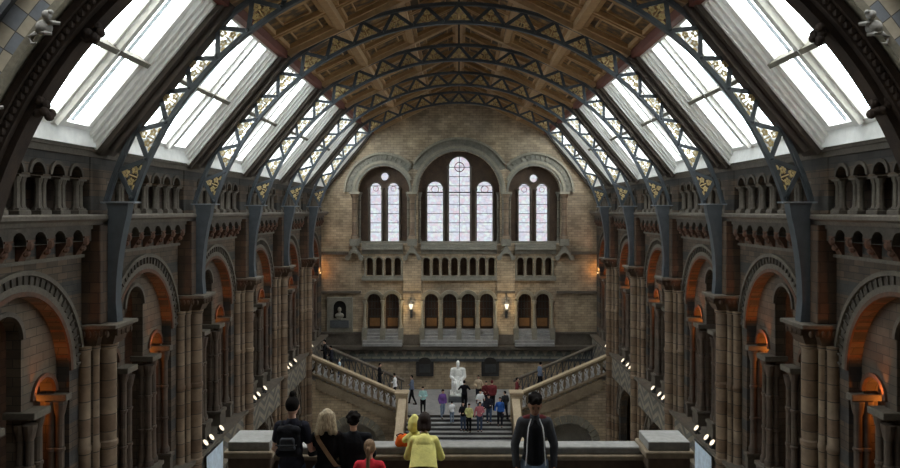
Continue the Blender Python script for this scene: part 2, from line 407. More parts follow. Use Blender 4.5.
# rafters between the skylights
P0 = (8.75, 1.5); D = (-.634, .7733); N = (.7733, .634); L = 4.66
def sky_map(s, yc): return lambda t, y, n: (s*(P0[0]+D[0]*t+N[0]*n), yc+y, P0[1]+D[1]*t+N[1]*n)
for s, nm, rz in SIDES:
    m = MB()
    for u in range(2, 9):
        w = .38
        if u == 2: m.box(-.1, L+.1, .67, .75, -.12, .55, sky_map(s, 12)); m.box(-.1, L+.1, .36, .68, .1, .55, sky_map(s, 12)); continue
        m.box(-.1, L+.1, -w, w if u < 8 else 0, -.12, .55, sky_map(s, 6*u))
        if u < 8: m.box(.1, L+.1, -w*.55, w*.55, -.28, -.1, sky_map(s, 6*u))
    struct(m, 'ceiling_rafter_'+nm, 'wood_rafter', smooth=0)
# skylights: recessed white frames, mullions, glass
wi = 1
for s, nm, rz in SIDES:
    for u in range(2, 8):
        mp = sky_map(s, 6*u+3)
        f = MB()
        for q in (-1, 1):
            for a, b, n0, n1 in ((2.52, 2.64, 0, .5), (2.40, 2.53, .08, .5), (2.26, 2.41, .16, .5), (2.06, 2.27, .26, .5)):
                f.box(-.05, L, min(q*a, q*b), max(q*a, q*b), n0, n1, mp)
        f.add([(0, -2.62, 0), (0, 2.62, 0), (.32, 2.62, .30), (.32, -2.62, .30), (.32, -2.62, .5), (.32, 2.62, .5), (-.3, 2.62, .5), (-.3, -2.62, .5)],
              [(0, 1, 2, 3), (3, 2, 5, 4), (4, 5, 6, 7), (7, 6, 1, 0), (0, 3, 4, 7), (1, 2, 5, 6)], mp)
        f.box(.28, .40, -2.3, 2.3, .24, .45, mp); f.box(L-.2, L+.05, -2.62, 2.62, .0, .5, mp)
        fo = struct(f, 'window_%d' % wi, 'white_paint', smooth=0); wi += 1
        for yy in (-.73, .73):
            g = MB(); g.box(.32, L-.15, yy-.09, yy+.09, .12, .45, mp).box(.32, L-.15, yy-.17, yy+.17, .26, .45, mp); g.build('mullion', 'white_paint', fo, smooth=0)
        for yy in (-1.46, 0, 1.46):
            MB().box(.36, L-.18, yy-.018, yy+.018, .33, .40, mp).build('glazing_bar', 'iron_edge', fo, smooth=0)
            a = (yy-.62, yy+.62) if yy == 0 else (yy-.74, yy+.74)
            MB().box(2.3, 2.42, a[0], a[1], .10, .44, mp).build('transom', 'stone_grey', fo, smooth=0)
        MB().box(.36, L-.18, -2.25, 2.25, .37, .375, mp).build('glass_pane', 'skylight_glass', fo, smooth=0)

# ------------------------------------------------------------------ end wall
A_L, A_C, A_R = -4.99, 0.0, 4.99; SP = 1.19; RS, RC = 1.72, 2.72; SILL = -2.2
holes = [arch_pts(A_L, SILL, SP, RS), arch_pts(A_C, SILL, SP, RC), arch_pts(A_R, SILL, SP, RS)]
blind = []
for c0, n in ((A_L, 4), (0, 8), (A_R, 4)):
    for i in range(n): blind.append(c0+(i-(n-1)/2)*.615)
for c0 in blind: holes.append(arch_pts(c0, -4.35, -3.35, .21, 10))
doors = [-5.62, -4.43, -1.83, -.62, .62, 1.83, 4.36, 5.55]
for c0 in doors: holes.append(arch_pts(c0, -8.9, -5.98, .45, 14))
for c0 in (-1.95, 1.95): pass
vs, fs = plate_geo(rect(-13.4, 13.4, GROUND, 9.3), holes, 0, .9)
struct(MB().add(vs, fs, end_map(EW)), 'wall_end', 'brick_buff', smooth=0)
# backing of the windows (brown carved stone), of the blind arcade and of the doorways
wh = []
def lancet(c, z0, top, r): return arch_pts(c, z0, top-r, r, 14)
WIN = [(A_L-.585, 1.8, .37), (A_L+.60, 1.8, .37), (-1.60, 1.90, .52), (0.03, 3.57, .69), (1.72, 1.90, .52), (A_R-.62, 1.74, .37), (A_R+.56, 1.74, .37)]
for c, t, r in WIN: wh.append(lancet(c, -2.1, t, r))
OC = [(A_L+.02, 2.24), (A_R+.0, 2.12)]
for c, z in OC: wh.append(circ(c, z, .25))
vs, fs = plate_geo(rect(-7.2, 7.2, SILL-.3, 4.4), wh, .62, .82)
struct(MB().add(vs, fs, end_map(EW)), 'wall_window_screen', 'carved_brown', smooth=0)
struct(MB().box(-7.3, 7.3, EW+.5, EW+.62, -4.6, -2.6), 'wall_blind_arcade_back', 'carved_brown', smooth=0)
groups = [((A_L, 'left', 'pair of lancet windows with a round light'), (0, 1), (0,)), ((0, 'centre', ''), (2, 3, 4), ()), ((A_R, 'right', ''), (5, 6), (1,))]
for (c0, nm, _), ids, ocs in groups:
    hood = MB()
    for i in ids:
        c, t, r = WIN[i]; hood.ring(c, t-r, r, r+.09, -.06, .0, n=14, mp=end_map(EW+.62))
        for q in (-1, 1): hood.lathe([(.07, -2.1), (.07, t-r-.12), (.11, t-r-.02), (.11, t-r+.05)], c+q*(r+.07), EW+.56, 8)
    fo = struct(hood, 'window_%d' % wi, 'stone_shade'); wi += 1
    for i in ids:
        c, t, r = WIN[i]
        vs, fs = plate_geo(lancet(c, -2.1, t, r), [], .74, .75); MB().add(vs, fs, end_map(EW)).build('stained_pane', 'stained_glass', fo, smooth=0)
        b = MB(); mp = end_map(EW)
        for z in [-2.1+j*.62 for j in range(1, int((t+2.0)/.62)+1)]: b.box(c-r, c+r, z-.018, z+.018, .68, .73, mp)
        if r > .6: b.box(c-.02, c+.02, -2.1, t, .67, .72, mp)
        if r > .5: b.box(c-r, c+r, SP-.05, SP+.03, .66, .73, mp)
        b.build('glazing_bar', 'iron_dark', fo, smooth=0)
        # painted border leads
        g = MB().ring(c, t-r, r*.42, r*.5, .70, .73, n=14, a1=2*PI, mp=mp); g.build('lead_roundel', 'cloth_pink', fo)
    for o_ in ocs:
        c, z = OC[o_]
        vs, fs = plate_geo(circ(c, z, .25), [], .74, .75); MB().add(vs, fs, end_map(EW)).build('round_pane', 'stained_glass', fo, smooth=0)
        MB().ring(c, z, .25, .34, .55, .62, a1=2*PI, n=20, mp=mp).build('round_surround', 'stone_shade', fo)
    MB().box(c0-(2.6 if nm == 'centre' else 1.65), c0+(2.6 if nm == 'centre' else 1.65), EW+.1, EW+.62, -2.2, -2.08).build('sill', 'stone_grey', fo, smooth=0)
# arch mouldings on the end wall
for c0, ri, nm in ((A_L, RS, 'left arch over the pair of lancet windows'), (0, RC, 'tall middle arch over the three lancet windows'), (A_R, RS, 'right arch over the pair of lancet windows')):
    t = thing('window_arch', (c0, EW, SP), 'grey carved mouldings, '+nm, 'arch')
    off = (c0, EW, SP); mp = end_map(EW)
    ro = ri+.90
    def CL_(r):
        lim = 3.08 if c0 == 0 else 1.89
        a = math.acos(min(1, lim/r)); return (a, PI-a) if c0 == 0 else ((a, PI) if c0 < 0 else (0, PI-a))
    MB().ring(c0, SP, ri+.0, ri+.16, -.06, .45, *CL_(ri+.16), n=32, mp=mp).build('inner_roll', 'stone_grey', t, off=off)
    MB().ring(c0, SP, ri+.16, ri+.34, -.12, 0, *CL_(ri+.34), n=32, mp=mp).build('plain_band', 'stone_arch', t, off=off)
    tb = MB(); tb.ring(c0, SP, ri+.34, ro-.14, -.10, 0, *CL_(ro-.14), n=32, mp=mp)
    nt = int(PI*ri/.24)
    for i in range(nt):
        a = PI*(i+.5)/nt; r0, r1 = ri+.42, ro-.18; w = .045
        if not CL_(r1)[0] <= a <= CL_(r1)[1]: continue
        tb.add([(c0+r*cos(a+e), SP+r*sin(a+e), d) for d in (-.17, -.09) for r, e in ((r0, -w/ri), (r0, w/ri), (r1, w*1.3/ri), (r1, -w*1.3/ri))],
               [(0, 1, 2, 3), (4, 5, 6, 7), (0, 1, 5, 4), (1, 2, 6, 5), (2, 3, 7, 6), (3, 0, 4, 7)], mp)
    tb.build('toothed_band', 'stone_grey', t, off=off)
    MB().ring(c0, SP, ro-.14, ro, -.24, 0, *CL_(ro), n=32, mp=mp).build('outer_hood', 'stone_arch', t, off=off)
    for q in (-1, 1):
        for dx, dy, r in ((.06, .32, .085), (.24, -.04, .12)):
            x = c0+q*(ri+dx-.0 if dy < 0 else ri-.10)
            g = MB().lathe([(r*1.7, SILL), (r*1.7, SILL+.15), (r*1.2, SILL+.25), (r, SILL+.32), (r, SP-.35), (r*1.25, SP-.3), (r*1.9, SP-.08)], x, EW+dy, 10); g.box(x-r*1.9, x+r*1.9, EW+dy-r*1.9, EW+dy+r*1.9, SP-.1, SP, I3)
            g.build('jamb_shaft', 'shaft_grey', t, off=off)
# shafts between the arches stand on brick pilasters with small gables
for x, nm in ((-6.88, 'far left, beside the left window'), (-3.08, 'between the left and the middle window'), (3.10, 'between the middle and the right window'), (6.94, 'far right, beside the right window')):
    t = thing('pilaster', (x, EW, SILL-6.7), 'stone shaft with gable on the end wall, '+nm, 'pilaster'); off = (x, EW, SILL-6.7)
    inner = abs(x) < 5
    MB().lathe([(.26, -1.9), (.26, -1.75), (.2, -1.62), (.17, -1.5), (.17, .75), (.2, .8), (.3, 1.05)], x, EW-.1, 12).build('shaft', 'shaft_buff', t, off=off)
    MB().box(x-.34, x+.34, EW-.42, EW, 1.05, 1.2).build('abacus', 'stone_arch', t, off=off, smooth=0)
    g = MB(); mp = end_map(EW)
    pts = [(x-.62, -3.1), (x-.42, -2.95), (x, -2.25), (x+.42, -2.95), (x+.62, -3.1), (x+.55, -3.3), (x+.38, -3.3)]+[(x+.3*cos(PI*i/8), -3.15+.34*sin(PI*i/8)) for i in range(9)]+[(x-.38, -3.3), (x-.55, -3.3)]
    vs, fs = plate_geo(pts, [], -.38, .0); g.add(vs, fs, mp); g.build('gable', 'stone_grey', t, off=off, smooth=0)
    g = MB(); g.box(x-.3, x+.3, EW-.4, EW, -2.35, -1.9); g.build('plinth', 'stone_grey', t, off=off, smooth=0)
    if inner:
        MB().box(x-.60, x+.60, EW-.14, EW, -8.9, -3.0).build('pilaster_brick', 'brick_buff', t, off=off, smooth=0)
        MB().box(x-.64, x+.64, EW-.18, EW, -8.9, -8.2).build('base', 'stone_shade', t, off=off, smooth=0)
# string courses, frieze
m = MB()
for a, b in ((-6.4, -3.7), (-2.5, 2.5), (3.7, 6.4)):
    m.box(a, b, EW-.20, EW, -2.42, -2.2).box(a, b, EW-.28, EW, -2.62, -2.42).box(a, b, EW-.24, EW, -4.66, -4.5).box(a, b, EW-.14, EW, -4.5, -4.36).box(a, b, EW-.1, EW, -2.9, -2.62)
struct(m, 'trim_7', 'stone_grey', smooth=0)
m = MB()
for a, b in ((-9.4, -7.3), (7.4, 9.4)): m.box(a, b, EW-.12, EW, -2.95, -2.75)
for a, b in ((-9.4, -6.45), (6.45, 9.4), (-3.7, -2.5), (2.5, 3.7)): m.box(a, b, EW-.2, EW, -5.5, -5.34)
for a, b in ((-9.4, -6.3), (6.3, 9.4)): m.box(a, b, EW-.1, EW, -8.9, -8.1).box(a, b, EW-.18, EW, -8.2, -8.05)
struct(m, 'trim_8', 'stone_shade', smooth=0)
m = MB().box(-9.4, 9.4, EW-.5, EW, -9.14, -8.92).box(-9.4, 9.4, EW-.38, EW, -9.26, -9.14); struct(m, 'trim_9', 'stone_shade', smooth=0)
struct(MB().box(-9.4, 9.4, EW-.06, EW, -9.82, -9.26), 'trim_10', 'tile_frieze', smooth=0)
struct(MB().box(-9.4, 9.4, EW-.12, EW, -10.0, -9.82), 'trim_11', 'stone_slate', smooth=0)
# blind arcades: one per window
for c0, n, nm in ((A_L, 4, 'left window'), (0, 8, 'middle window'), (A_R, 4, 'right window')):
    off = (c0, EW, -4.36); t = thing('blind_arcade', off, 'row of small round-headed niches below the '+nm+' of the end wall', 'arcade')
    for i in range(n):
        c = c0+(i-(n-1)/2)*.615; MB().ring(c, -3.35, .21, .29, -.06, 0, n=12, mp=end_map(EW)).build('niche_arch', 'stone_arch', t, off=off)
    for i in range(n+1):
        x = c0+(i-n/2)*.615
        MB().lathe([(.09, -4.36), (.09, -4.26), (.055, -4.2), (.055, -3.5), (.1, -3.36)], x, EW-.05, 8).build('colonnette', 'stone_arch', t, off=off)
# door arcade with steps
for c0s, nm in ((doors[:2], 'left, under the left window'), (doors[2:6], 'in the middle, under the tall window'), (doors[6:], 'right, under the right window')):
    a, b = c0s[0]-.75, c0s[-1]+.75; cm = (a+b)/2; off = (cm, EW, -8.9); mp = end_map(EW)
    t = thing('door_arcade', off, 'arcade of %d glazed doorways in the end wall, ' % len(c0s)+nm, 'doorway')
    for c in c0s:
        g = MB().ring(c, -5.98, .45, .58, -.08, .35, n=16, mp=mp); g.ring(c, -5.98, .58, .70, -.16, 0, n=16, mp=mp, a0=.18, a1=PI-.18); g.build('arch_moulding', 'stone_arch', t, off=off)
        dl = MB().box(c-.45, c+.45, EW+.5, EW+.58, -7.9, -5.5); d = dl.build('door', 'door_wood', t, off=off, smooth=0)
        MB().box(c-.34, c+.34, EW+.46, EW+.5, -7.75, -7.2).build('kick_panel', 'door_panel', d, off=(0, 0, 0), smooth=0).location = (-off[0], -off[1], -off[2]) 
        g = MB()
        for z in (-7.1, -6.6, -6.1): g.box(c-.4, c+.4, EW+.47, EW+.5, z-.02, z+.02)
        for x in (-.2, 0, .2): g.box(c+x-.015, c+x+.015, EW+.47, EW+.5, -7.15, -5.6)
        g.build('door_grille', 'lamp_metal', t, off=off, smooth=0)
    xs = [c0s[0]-.6]+[(p+q)/2 for p, q in zip(c0s, c0s[1:])]+[c0s[-1]+.6]
    for x in xs:
        MB().lathe([(.15, -7.75), (.15, -7.65), (.10, -7.55), (.095, -6.3), (.11, -6.25), (.17, -6.05), (.17, -5.97)], x, EW-.12, 10).build('column', 'stone_arch', t, off=off)
        MB().box(x-.17, x+.17, EW-.35, EW+.05, -8.75, -7.75).build('pedestal', 'stone_grey', t, off=off, smooth=0)
    g = MB()
    for i in range(5): g.box(a-.0+.05, b-.05, EW-.62+i*.14, EW+.6, -8.92+i*.2, -8.92+(i+1)*.2-.0)
    g.build('steps', 'stone_step', t, off=off, smooth=0, bevel=.02)
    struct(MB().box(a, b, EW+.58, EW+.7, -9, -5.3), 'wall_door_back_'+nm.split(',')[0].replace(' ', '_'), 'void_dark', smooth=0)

# ------------------------------------------------------------------ stone arch in the foreground, spandrel wall
ac = -2.4
holes = [arch_pts(0, GROUND+.01, ac, 8.9, 48)]
vs, fs = plate_geo(rect(-13.0, 13.0, GROUND, 9.6), holes, 0, .3)
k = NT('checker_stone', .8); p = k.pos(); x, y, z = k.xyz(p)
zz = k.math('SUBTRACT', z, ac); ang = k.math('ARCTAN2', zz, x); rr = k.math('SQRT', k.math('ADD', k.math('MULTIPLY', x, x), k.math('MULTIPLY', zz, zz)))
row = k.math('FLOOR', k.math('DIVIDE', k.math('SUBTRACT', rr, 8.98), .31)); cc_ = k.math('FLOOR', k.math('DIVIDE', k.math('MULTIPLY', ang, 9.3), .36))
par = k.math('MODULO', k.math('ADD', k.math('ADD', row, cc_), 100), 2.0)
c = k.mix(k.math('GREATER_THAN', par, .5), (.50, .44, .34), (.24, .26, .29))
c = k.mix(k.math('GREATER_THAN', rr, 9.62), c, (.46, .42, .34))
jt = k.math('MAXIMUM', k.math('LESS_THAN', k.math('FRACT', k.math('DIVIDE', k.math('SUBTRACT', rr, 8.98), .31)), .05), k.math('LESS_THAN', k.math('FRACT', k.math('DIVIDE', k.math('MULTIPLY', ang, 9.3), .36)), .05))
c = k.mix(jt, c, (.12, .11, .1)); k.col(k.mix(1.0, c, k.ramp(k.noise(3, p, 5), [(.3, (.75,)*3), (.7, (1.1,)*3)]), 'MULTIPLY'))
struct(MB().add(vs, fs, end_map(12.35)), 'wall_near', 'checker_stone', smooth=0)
off = (0, 12.5, ac); t = thing('stone_arch', off, 'great brown moulded stone arch framing the hall at both top corners', 'arch')
mp = end_map(0)
for nm, r0, r1, y0, y1, mt in (('inner_order', 8.4, 8.6, 12.5, 12.85, 'arch_brown'), ('middle_order', 8.52, 8.72, 12.36, 12.6, 'arch_brown'), ('hood_mould', 8.84, 8.97, 12.12, 12.4, 'stone_arch'), ('roll_mould', 8.68, 8.80, 12.26, 12.45, 'arch_brown'), ('outer_line', 9.60, 9.70, 12.24, 12.35, 'stone_slate')):
    MB().ring(0, ac, r0, r1, y0, y1, a0=0, a1=PI, n=72, mp=mp).build(nm, mt, t, off=off)
g = MB()
n = 200
for i in range(n):
    a = PI*(i+.5)/n; r = 8.64; g.ell((r*cos(a), 12.36, ac+r*sin(a)), (.085, .05, .085), 6, 4)
g.build('bead_moulding', 'arch_brown', t, off=off)
for s in (-1, 1):
    MB().box(min(s*8.42, s*8.9), max(s*8.42, s*8.9), 12.3, 12.85, GROUND, ac).build('jamb', 'brick_brown', t, off=off, smooth=0)
    for R, a, sz, nm, mt in ((8.36, 150.2, .17, 'boss', 'arch_brown'), (8.36, 139.0, .17, 'boss', 'arch_brown'), (8.80, 141.8, .16, 'grotesque', 'carved_pale'), (8.80, 153.0, .16, 'grotesque', 'carved_pale')):
        a = math.radians(a if s < 0 else 180-a); cx_, cz_ = R*cos(a), ac+R*sin(a); g = MB(); yy = 12.6 if nm == 'boss' else 12.15
        rnd = random.Random(int(a*100))
        if nm == 'boss':
            for i in range(9): g.ell((cx_+rnd.uniform(-1, 1)*sz*.9, yy+rnd.uniform(-.1, .1), cz_+rnd.uniform(-1, 1)*sz*.9), (sz*.5,)*3, 8, 6)
        else:                                   # a crouching beast: body, head, limbs, tail along the moulding
            tx, tz = -sin(a), cos(a)
            q = lambda u, v, w=0: (cx_+tx*u+cos(a)*v, yy-w, cz_+tz*u+sin(a)*v)
            g.ell(q(0, 0, .05), (.15, .09, .13), 10, 8); g.ell(q(.2*s, .06, .1), (.085, .08, .085), 8, 6); g.ell(q(.28*s, .03, .12), (.05, .045, .04), 8, 6)
            for u0 in (-.12, .1):
                g.tube([q(u0, .02, .05), q(u0+.05*s, -.1, .1), q(u0+.1*s, -.17, .05)], [.05, .04, .03], 6)
            g.tube([q(-.15*s, .05, .04), q(-.28*s, .1, .05), q(-.34*s, .0, .05), q(-.28*s, -.06, .05)], [.04, .03, .025, .015], 6)
        g.build(nm, mt, t, off=off)
# lobby around the viewer: side walls, back wall, roof with openings added for light
for s, nm, rz in SIDES: struct(MB().box(min(s*13, s*13.3), max(s*13, s*13.3), -3, 12.4, GROUND, 9.6), 'wall_lobby_'+nm, 'brick_spandrel', smooth=0)
struct(MB().box(-13.3, 13.3, -3.3, -3, GROUND, 9.6), 'wall_back', 'brick_spandrel', smooth=0)
struct(MB().box(-13.4, -11.5, -3, 12.6, 9.6, 9.9).box(11.5, 13.4, -3, 12.6, 9.6, 9.9).box(-11.5, 11.5, -3, 9.2, 9.6, 9.9).box(-11.5, 11.5, 12.2, 12.6, 9.6, 9.9).box(-1.5, 1.5, 9.2, 12.2, 9.6, 9.9), 'ceiling_lobby', 'wood_frame', smooth=0)
struct(MB().box(-11.5, -1.5, 9.2, 12.2, 9.65, 9.66), 'window_%d' % wi, 'skylight_glass', smooth=0)  # unseen roof opening, added to light the near arch wall from above
struct(MB().box(1.5, 11.5, 9.2, 12.2, 9.65, 9.66), 'window_%d' % (wi+1), 'skylight_glass', smooth=0)  # right-hand twin of the added light opening

# ------------------------------------------------------------------ roof trusses
TC = -2.25
def truss():
    t = thing('roof_truss', (0, 18, TC), '', 'truss'); off = (0, 18, TC); mp = end_map(18)
    a0 = math.asin(2.42/8.46); b0 = math.asin(2.42/9.06)
    g = MB().ring(0, TC, 8.40, 8.43, -.08, .08, a0=a0, a1=PI-a0, n=64, mp=mp).ring(0, TC, 8.43, 8.52, -.03, .03, a0=a0, a1=PI-a0, n=64, mp=mp)
    g.ring(0, TC, 8.43, 8.51, -.07, -.03, a0=a0, a1=PI-a0, n=64, mp=mp); g.build('lower_chord', 'iron_blue', t, off=off)
    g = MB().ring(0, TC, 9.09, 9.12, -.09, .09, a0=b0, a1=PI-b0, n=64, mp=mp).ring(0, TC, 9.0, 9.09, -.03, .03, a0=b0, a1=PI-b0, n=64, mp=mp)
    g.ring(0, TC, 9.01, 9.09, -.08, -.03, a0=b0, a1=PI-b0, n=64, mp=mp); g.build('upper_chord', 'iron_blue', t, off=off)
    n = 21; A = math.radians(17.5); da = (PI-2*A)/n; lat = MB()
    for i in range(n):
        a = A+i*da; P = lambda r, b: (r*cos(b), 18, TC+r*sin(b))
        lat.beam(P(8.48, a), P(9.04, a+da/2), .11, .055, (0, 1, 0)); lat.beam(P(9.04, a+da/2), P(8.48, a+da), .11, .055, (0, 1, 0))
    for i in range(n+1):
        a = A+i*da; lat.ell((8.5*cos(a), 17.93, TC+8.5*sin(a)), (.05, .05, .05), 6, 4)
    lat.build('lattice', 'iron_blue', t, off=off)
    orn = MB()                                  # gilded flower spray, in the plane of the truss
    for cx, cz, r in ((0, .10, .085), (-.10, -.06, .07), (.10, -.06, .07)):
        for j in range(5):
            b = 2*PI*j/5+.3; orn.ell((cx+r*.62*cos(b), 0, cz+r*.62*sin(b)), (r*.40, .012, r*.40), 6, 4)
        orn.ell((cx, -.015, cz), (r*.22, .015, r*.22), 6, 4)
    orn.tube([(0, 0, -.2), (0, 0, .02)], .012, 4); orn.tube([(0, 0, -.18), (-.1, 0, -.1)], .01, 4); orn.tube([(0, 0, -.18), (.1, 0, -.1)], .01, 4)
    orn.tube([(-.17, 0, -.19), (.17, 0, -.19)], .012, 4)
    for q in (-1, 1): orn.ell((q*.17, 0, -.15), (.045, .01, .03), 6, 4); orn.ell((q*.04, 0, .2), (.025, .01, .03), 6, 4)
    first = None
    orn.v = [(a*1.55, b, c*1.2) for a, b, c in orn.v]
    for i in range(n):
        a = A+(i+.5)*da; r = 8.73
        if first is None: first = orn.build('gilded_flower', 'gold', t); o = first
        else: o = first.copy(); COL.objects.link(o)
        o.location = (r*cos(a), 0, r*sin(a)); o.rotation_euler = (0, -(a-PI/2), 0)
    for s in (-1, 1):
        pts = [(8.68, .17), (8.13, .17)]+[(8.44*cos(b), TC+8.44*sin(b)) for b in [a0*(1-i/8) for i in range(1, 9)]]+[(8.40, -2.76), (8.64, -2.76), (8.64, .0)]
        pts = [(s*a, b) for a, b in pts]
        vs, fs = plate_geo(pts, [], -.15, .15); g = MB().add(vs, fs, mp); 
        g.build('bracket', 'iron_blue', t, off=off, smooth=0, bevel=.015)
        g = MB().box(min(s*7.96, s*8.8), max(s*7.96, s*8.8), 17.82, 18.18, .17, .21); g.build('bracket_shelf', 'iron_edge', t, off=off, smooth=0)
    rod = MB().beam((0, 18, 6.85), (0, 18, ch(0)), .07, .07); rod.build('king_rod', 'iron_dark', t, off=off, smooth=0)
    return t
tr0 = truss(); tag(tr0, 'arched blue-grey iron roof truss, gilded flowers, '+ORD[3], group='iron roof trusses'); index_kids()
for u in range(4, 8): copy_tree(tr0, loc=(0, 6*u, TC), label='arched blue-grey iron roof truss, gilded flowers, '+ORD[u])

# ------------------------------------------------------------------ side bays: piers, arches, arcades, corbels
def pier():
    t = thing('stone_pier', (8.9, 0, GROUND), '', 'pier'); off = (8.9, 0, GROUND)
    MB().box(8.64, 9.3, -.5, .5, -2.76, -.36).build('upper_pilaster', 'brick_brown', t, off=off, smooth=0, bevel=.03)
    MB().box(8.92, 9.3, -.42, .42, -.1, 1.45).build('arcade_pilaster', 'brick_dark', t, off=off, smooth=0, bevel=.03)
    MB().box(8.22, 9.3, -.62, .62, -2.86, -2.76).build('capital_slab', 'side_light', t, off=off, smooth=0, bevel=.02)
    g = MB()
    g.frustum(8.70, 0, -3.28, -2.86, .24, .26, .44, .42).frustum(8.95, 0, -3.28, -2.86, .2, .5, .35, .60)
    for a in range(7): g.ell((8.30+.02*(a % 2), -.36+a*.12, -2.98), (.05, .055, .09), 6, 5)
    for y in (-.6, .6):
        for a in range(5): g.ell((8.45+a*.14, y*.95, -2.98), (.055, .05, .09), 6, 5)
    g.build('capital', 'carved_brown', t, off=off)
    for x, y, r in ((8.70, 0, .20), (8.86, -.34, .11), (8.86, .34, .11), (9.02, -.52, .14), (9.02, .52, .14)):
        pr = [(r*1.45, -15.0), (r*1.45, -14.8), (r*1.1, -14.65), (r, -14.6)]
        for z in (-11.9, -8.25, -5.75):
            pr += [(r, z-.09), (r*1.16, z-.05), (r*1.16, z+.05), (r, z+.09)]
        pr += [(r, -3.42), (r*1.2, -3.38), (r*1.25, -3.28)]
        MB().lathe(pr, x, y, 14).build('shaft', 'shaft_buff', t, off=off)
    MB().box(8.84, 9.5, -.46, .46, -15.1, -3.0).build('core', 'brick_grey', t, off=off, smooth=0)
    MB().box(8.36, 9.5, -.72, .72, GROUND, -15.0).build('plinth', 'side_light', t, off=off, smooth=0, bevel=.03)
    return t
def great_arch():
    t = thing('wall_arch', (9.1, 0, GAL), '', 'arch'); off = (9.1, 0, GAL); mp = side_map(9.1); c = -3.75; R = 1.95
    MB().ring(0, c, R, R+.10, -.05, .3, n=28, mp=mp).build('soffit_roll', 'terracotta', t, off=off)
    MB().ring(0, c, R+.10, R+.24, -.04, .05, n=28, mp=mp).build('cream_band', 'cream_arch', t, off=off)
    g = MB().ring(0, c, R+.24, R+.44, -.03, .05, n=28, mp=mp)
    for i in range(34):
        a = PI*(i+.5)/34; g.beam((9.06, (R+.25)*cos(a), c+(R+.25)*sin(a)), (9.06, (R+.43)*cos(a), c+(R+.43)*sin(a)), .05, .06, (1, 0, 0))
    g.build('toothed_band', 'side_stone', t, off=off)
    MB().ring(0, c, R+.44, R+.54, -.10, .05, n=28, mp=mp).build('outer_hood', 'cream_arch', t, off=off)
    # inner wall with one tall and two small round-headed openings
    S = [arch_pts(-1.43, -8.89, -4.2, .42, 14), arch_pts(0, -8.89, -2.78, .58, 16), arch_pts(1.43, -8.89, -4.2, .42, 14)]
    outer = arch_pts(0, -8.895, c, R+.04, 30)
    vs, fs = plate_geo(outer, S, .30, .62); MB().add(vs, fs, mp).build('inner_wall', 'brick_grey', t, off=off, smooth=0)
    for cc, z, r in ((-1.43, -4.2, .42), (0, -2.78, .58), (1.43, -4.2, .42)):
        g = MB().ring(cc, z, r-.01, r+.09, .24, .33, n=16, mp=mp); g.build('opening_moulding', 'terracotta' if r < .5 else 'stone_shade', t, off=off)
    for y, zt in ((-1.88, -4.42), (-.98, -4.42), (-.66, -4.62), (.66, -4.62), (.98, -4.42), (1.88, -4.42)):
        for w in (.16, .36):
            pr = [(.15, -7.62), (.15, -7.5), (.105, -7.4)]
            for z in (-6.55, -5.55): pr += [(.09, z-.05), (.115, z-.03), (.115, z+.03), (.09, z+.05)]
            pr += [(.09, zt-.35), (.11, zt-.3), (.155, zt-.08), (.16, zt)]
            MB().lathe(pr, 9.1+w, y*.985, 10).build('colonnette', 'shaft_brown', t, off=off)
    for a, b, zt in ((-1.95, -1.80, -4.42), (-1.08, -.55, -4.5), (.55, 1.08, -4.5), (1.80, 1.95, -4.42)): MB().box(9.06, 9.76, a-.05, b+.05, zt, zt+.16).build('impost', 'cream_arch', t, off=off, smooth=0, bevel=.02)
    for a, b in ((-1.95, -1.74), (-1.13, -.5), (.5, 1.13), (1.74, 1.95)): MB().box(9.04, 9.6, a, b, -8.2, -7.74).box(9.0, 9.62, a-.04, b+.04, -7.74, -7.62).build('pedestal', 'side_light', t, off=off, smooth=0, bevel=.02)
    return t
def lower_arch():
    t = thing('chapel_arch', (9.1, 0, GROUND), '', 'arch'); off = (9.1, 0, GROUND); mp = side_map(9.1); c = -11.6
    g = MB()
    for i in range(17):
        a0, a1 = PI*i/17+.012, PI*(i+1)/17-.012; g.ring(0, c, 1.9, 2.35, -.06 if i % 2 else -.09, .1, a0=a0, a1=a1, n=2, mp=mp)
    g.build('voussoirs', 'side_light', t, off=off, smooth=0)
    MB().ring(0, c, 2.35, 2.47, -.14, .02, n=24, mp=mp).build('hood', 'side_light', t, off=off)
    return t
def arcade():
    t = thing('gallery_arcade', (9.0, 0, -.1), '', 'arcade'); off = (9.0, 0, -.1); mp = side_map(8.95)
    ys = [(i-3)*.77 for i in range(7)]
    hol = [arch_pts(y+.385, .745, .78, .24, 10) for y in ys[:-1]]
    vs, fs = plate_geo(rect(-2.6, 2.6, .735, 1.42), hol, 0, .35); MB().add(vs, fs, mp).build('arch_screen', 'brick_dark', t, off=off, smooth=0)
    g = MB()
    for y in ys[:-1]: g.ring(y+.385, .78, .24, .32, -.05, .0, n=12, mp=mp)
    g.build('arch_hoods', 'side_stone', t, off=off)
    first = None
    for y in ys:
        g = MB()
        for q in (-.09, .09): g.lathe([(.105, .0), (.105, .06), (.08, .10), (.072, .58), (.09, .62), (.11, .70)], 0, q, 8)
        g.box(-.14, .2, -.19, .19, -.0, .0+.01).box(-.12, .14, -.19, .19, -.19+.17, .02).box(-.13, .16, -.19, .19, .70, .755)
        g.box(-.12, .12, -.18, .18, -.10+.09, .05)
        if first is None: first = g.build('colonnette_pair', 'side_light', t); o = first
        else: o = first.copy(); COL.objects.link(o)
        o.location = (.1, y, .09)
        b = MB().box(-.15, .2, -.21, .21, -.1, .01).build('colonnette_base', 'side_light', t, smooth=0, bevel=.02); b.location = (.1, y, .09)
    return t
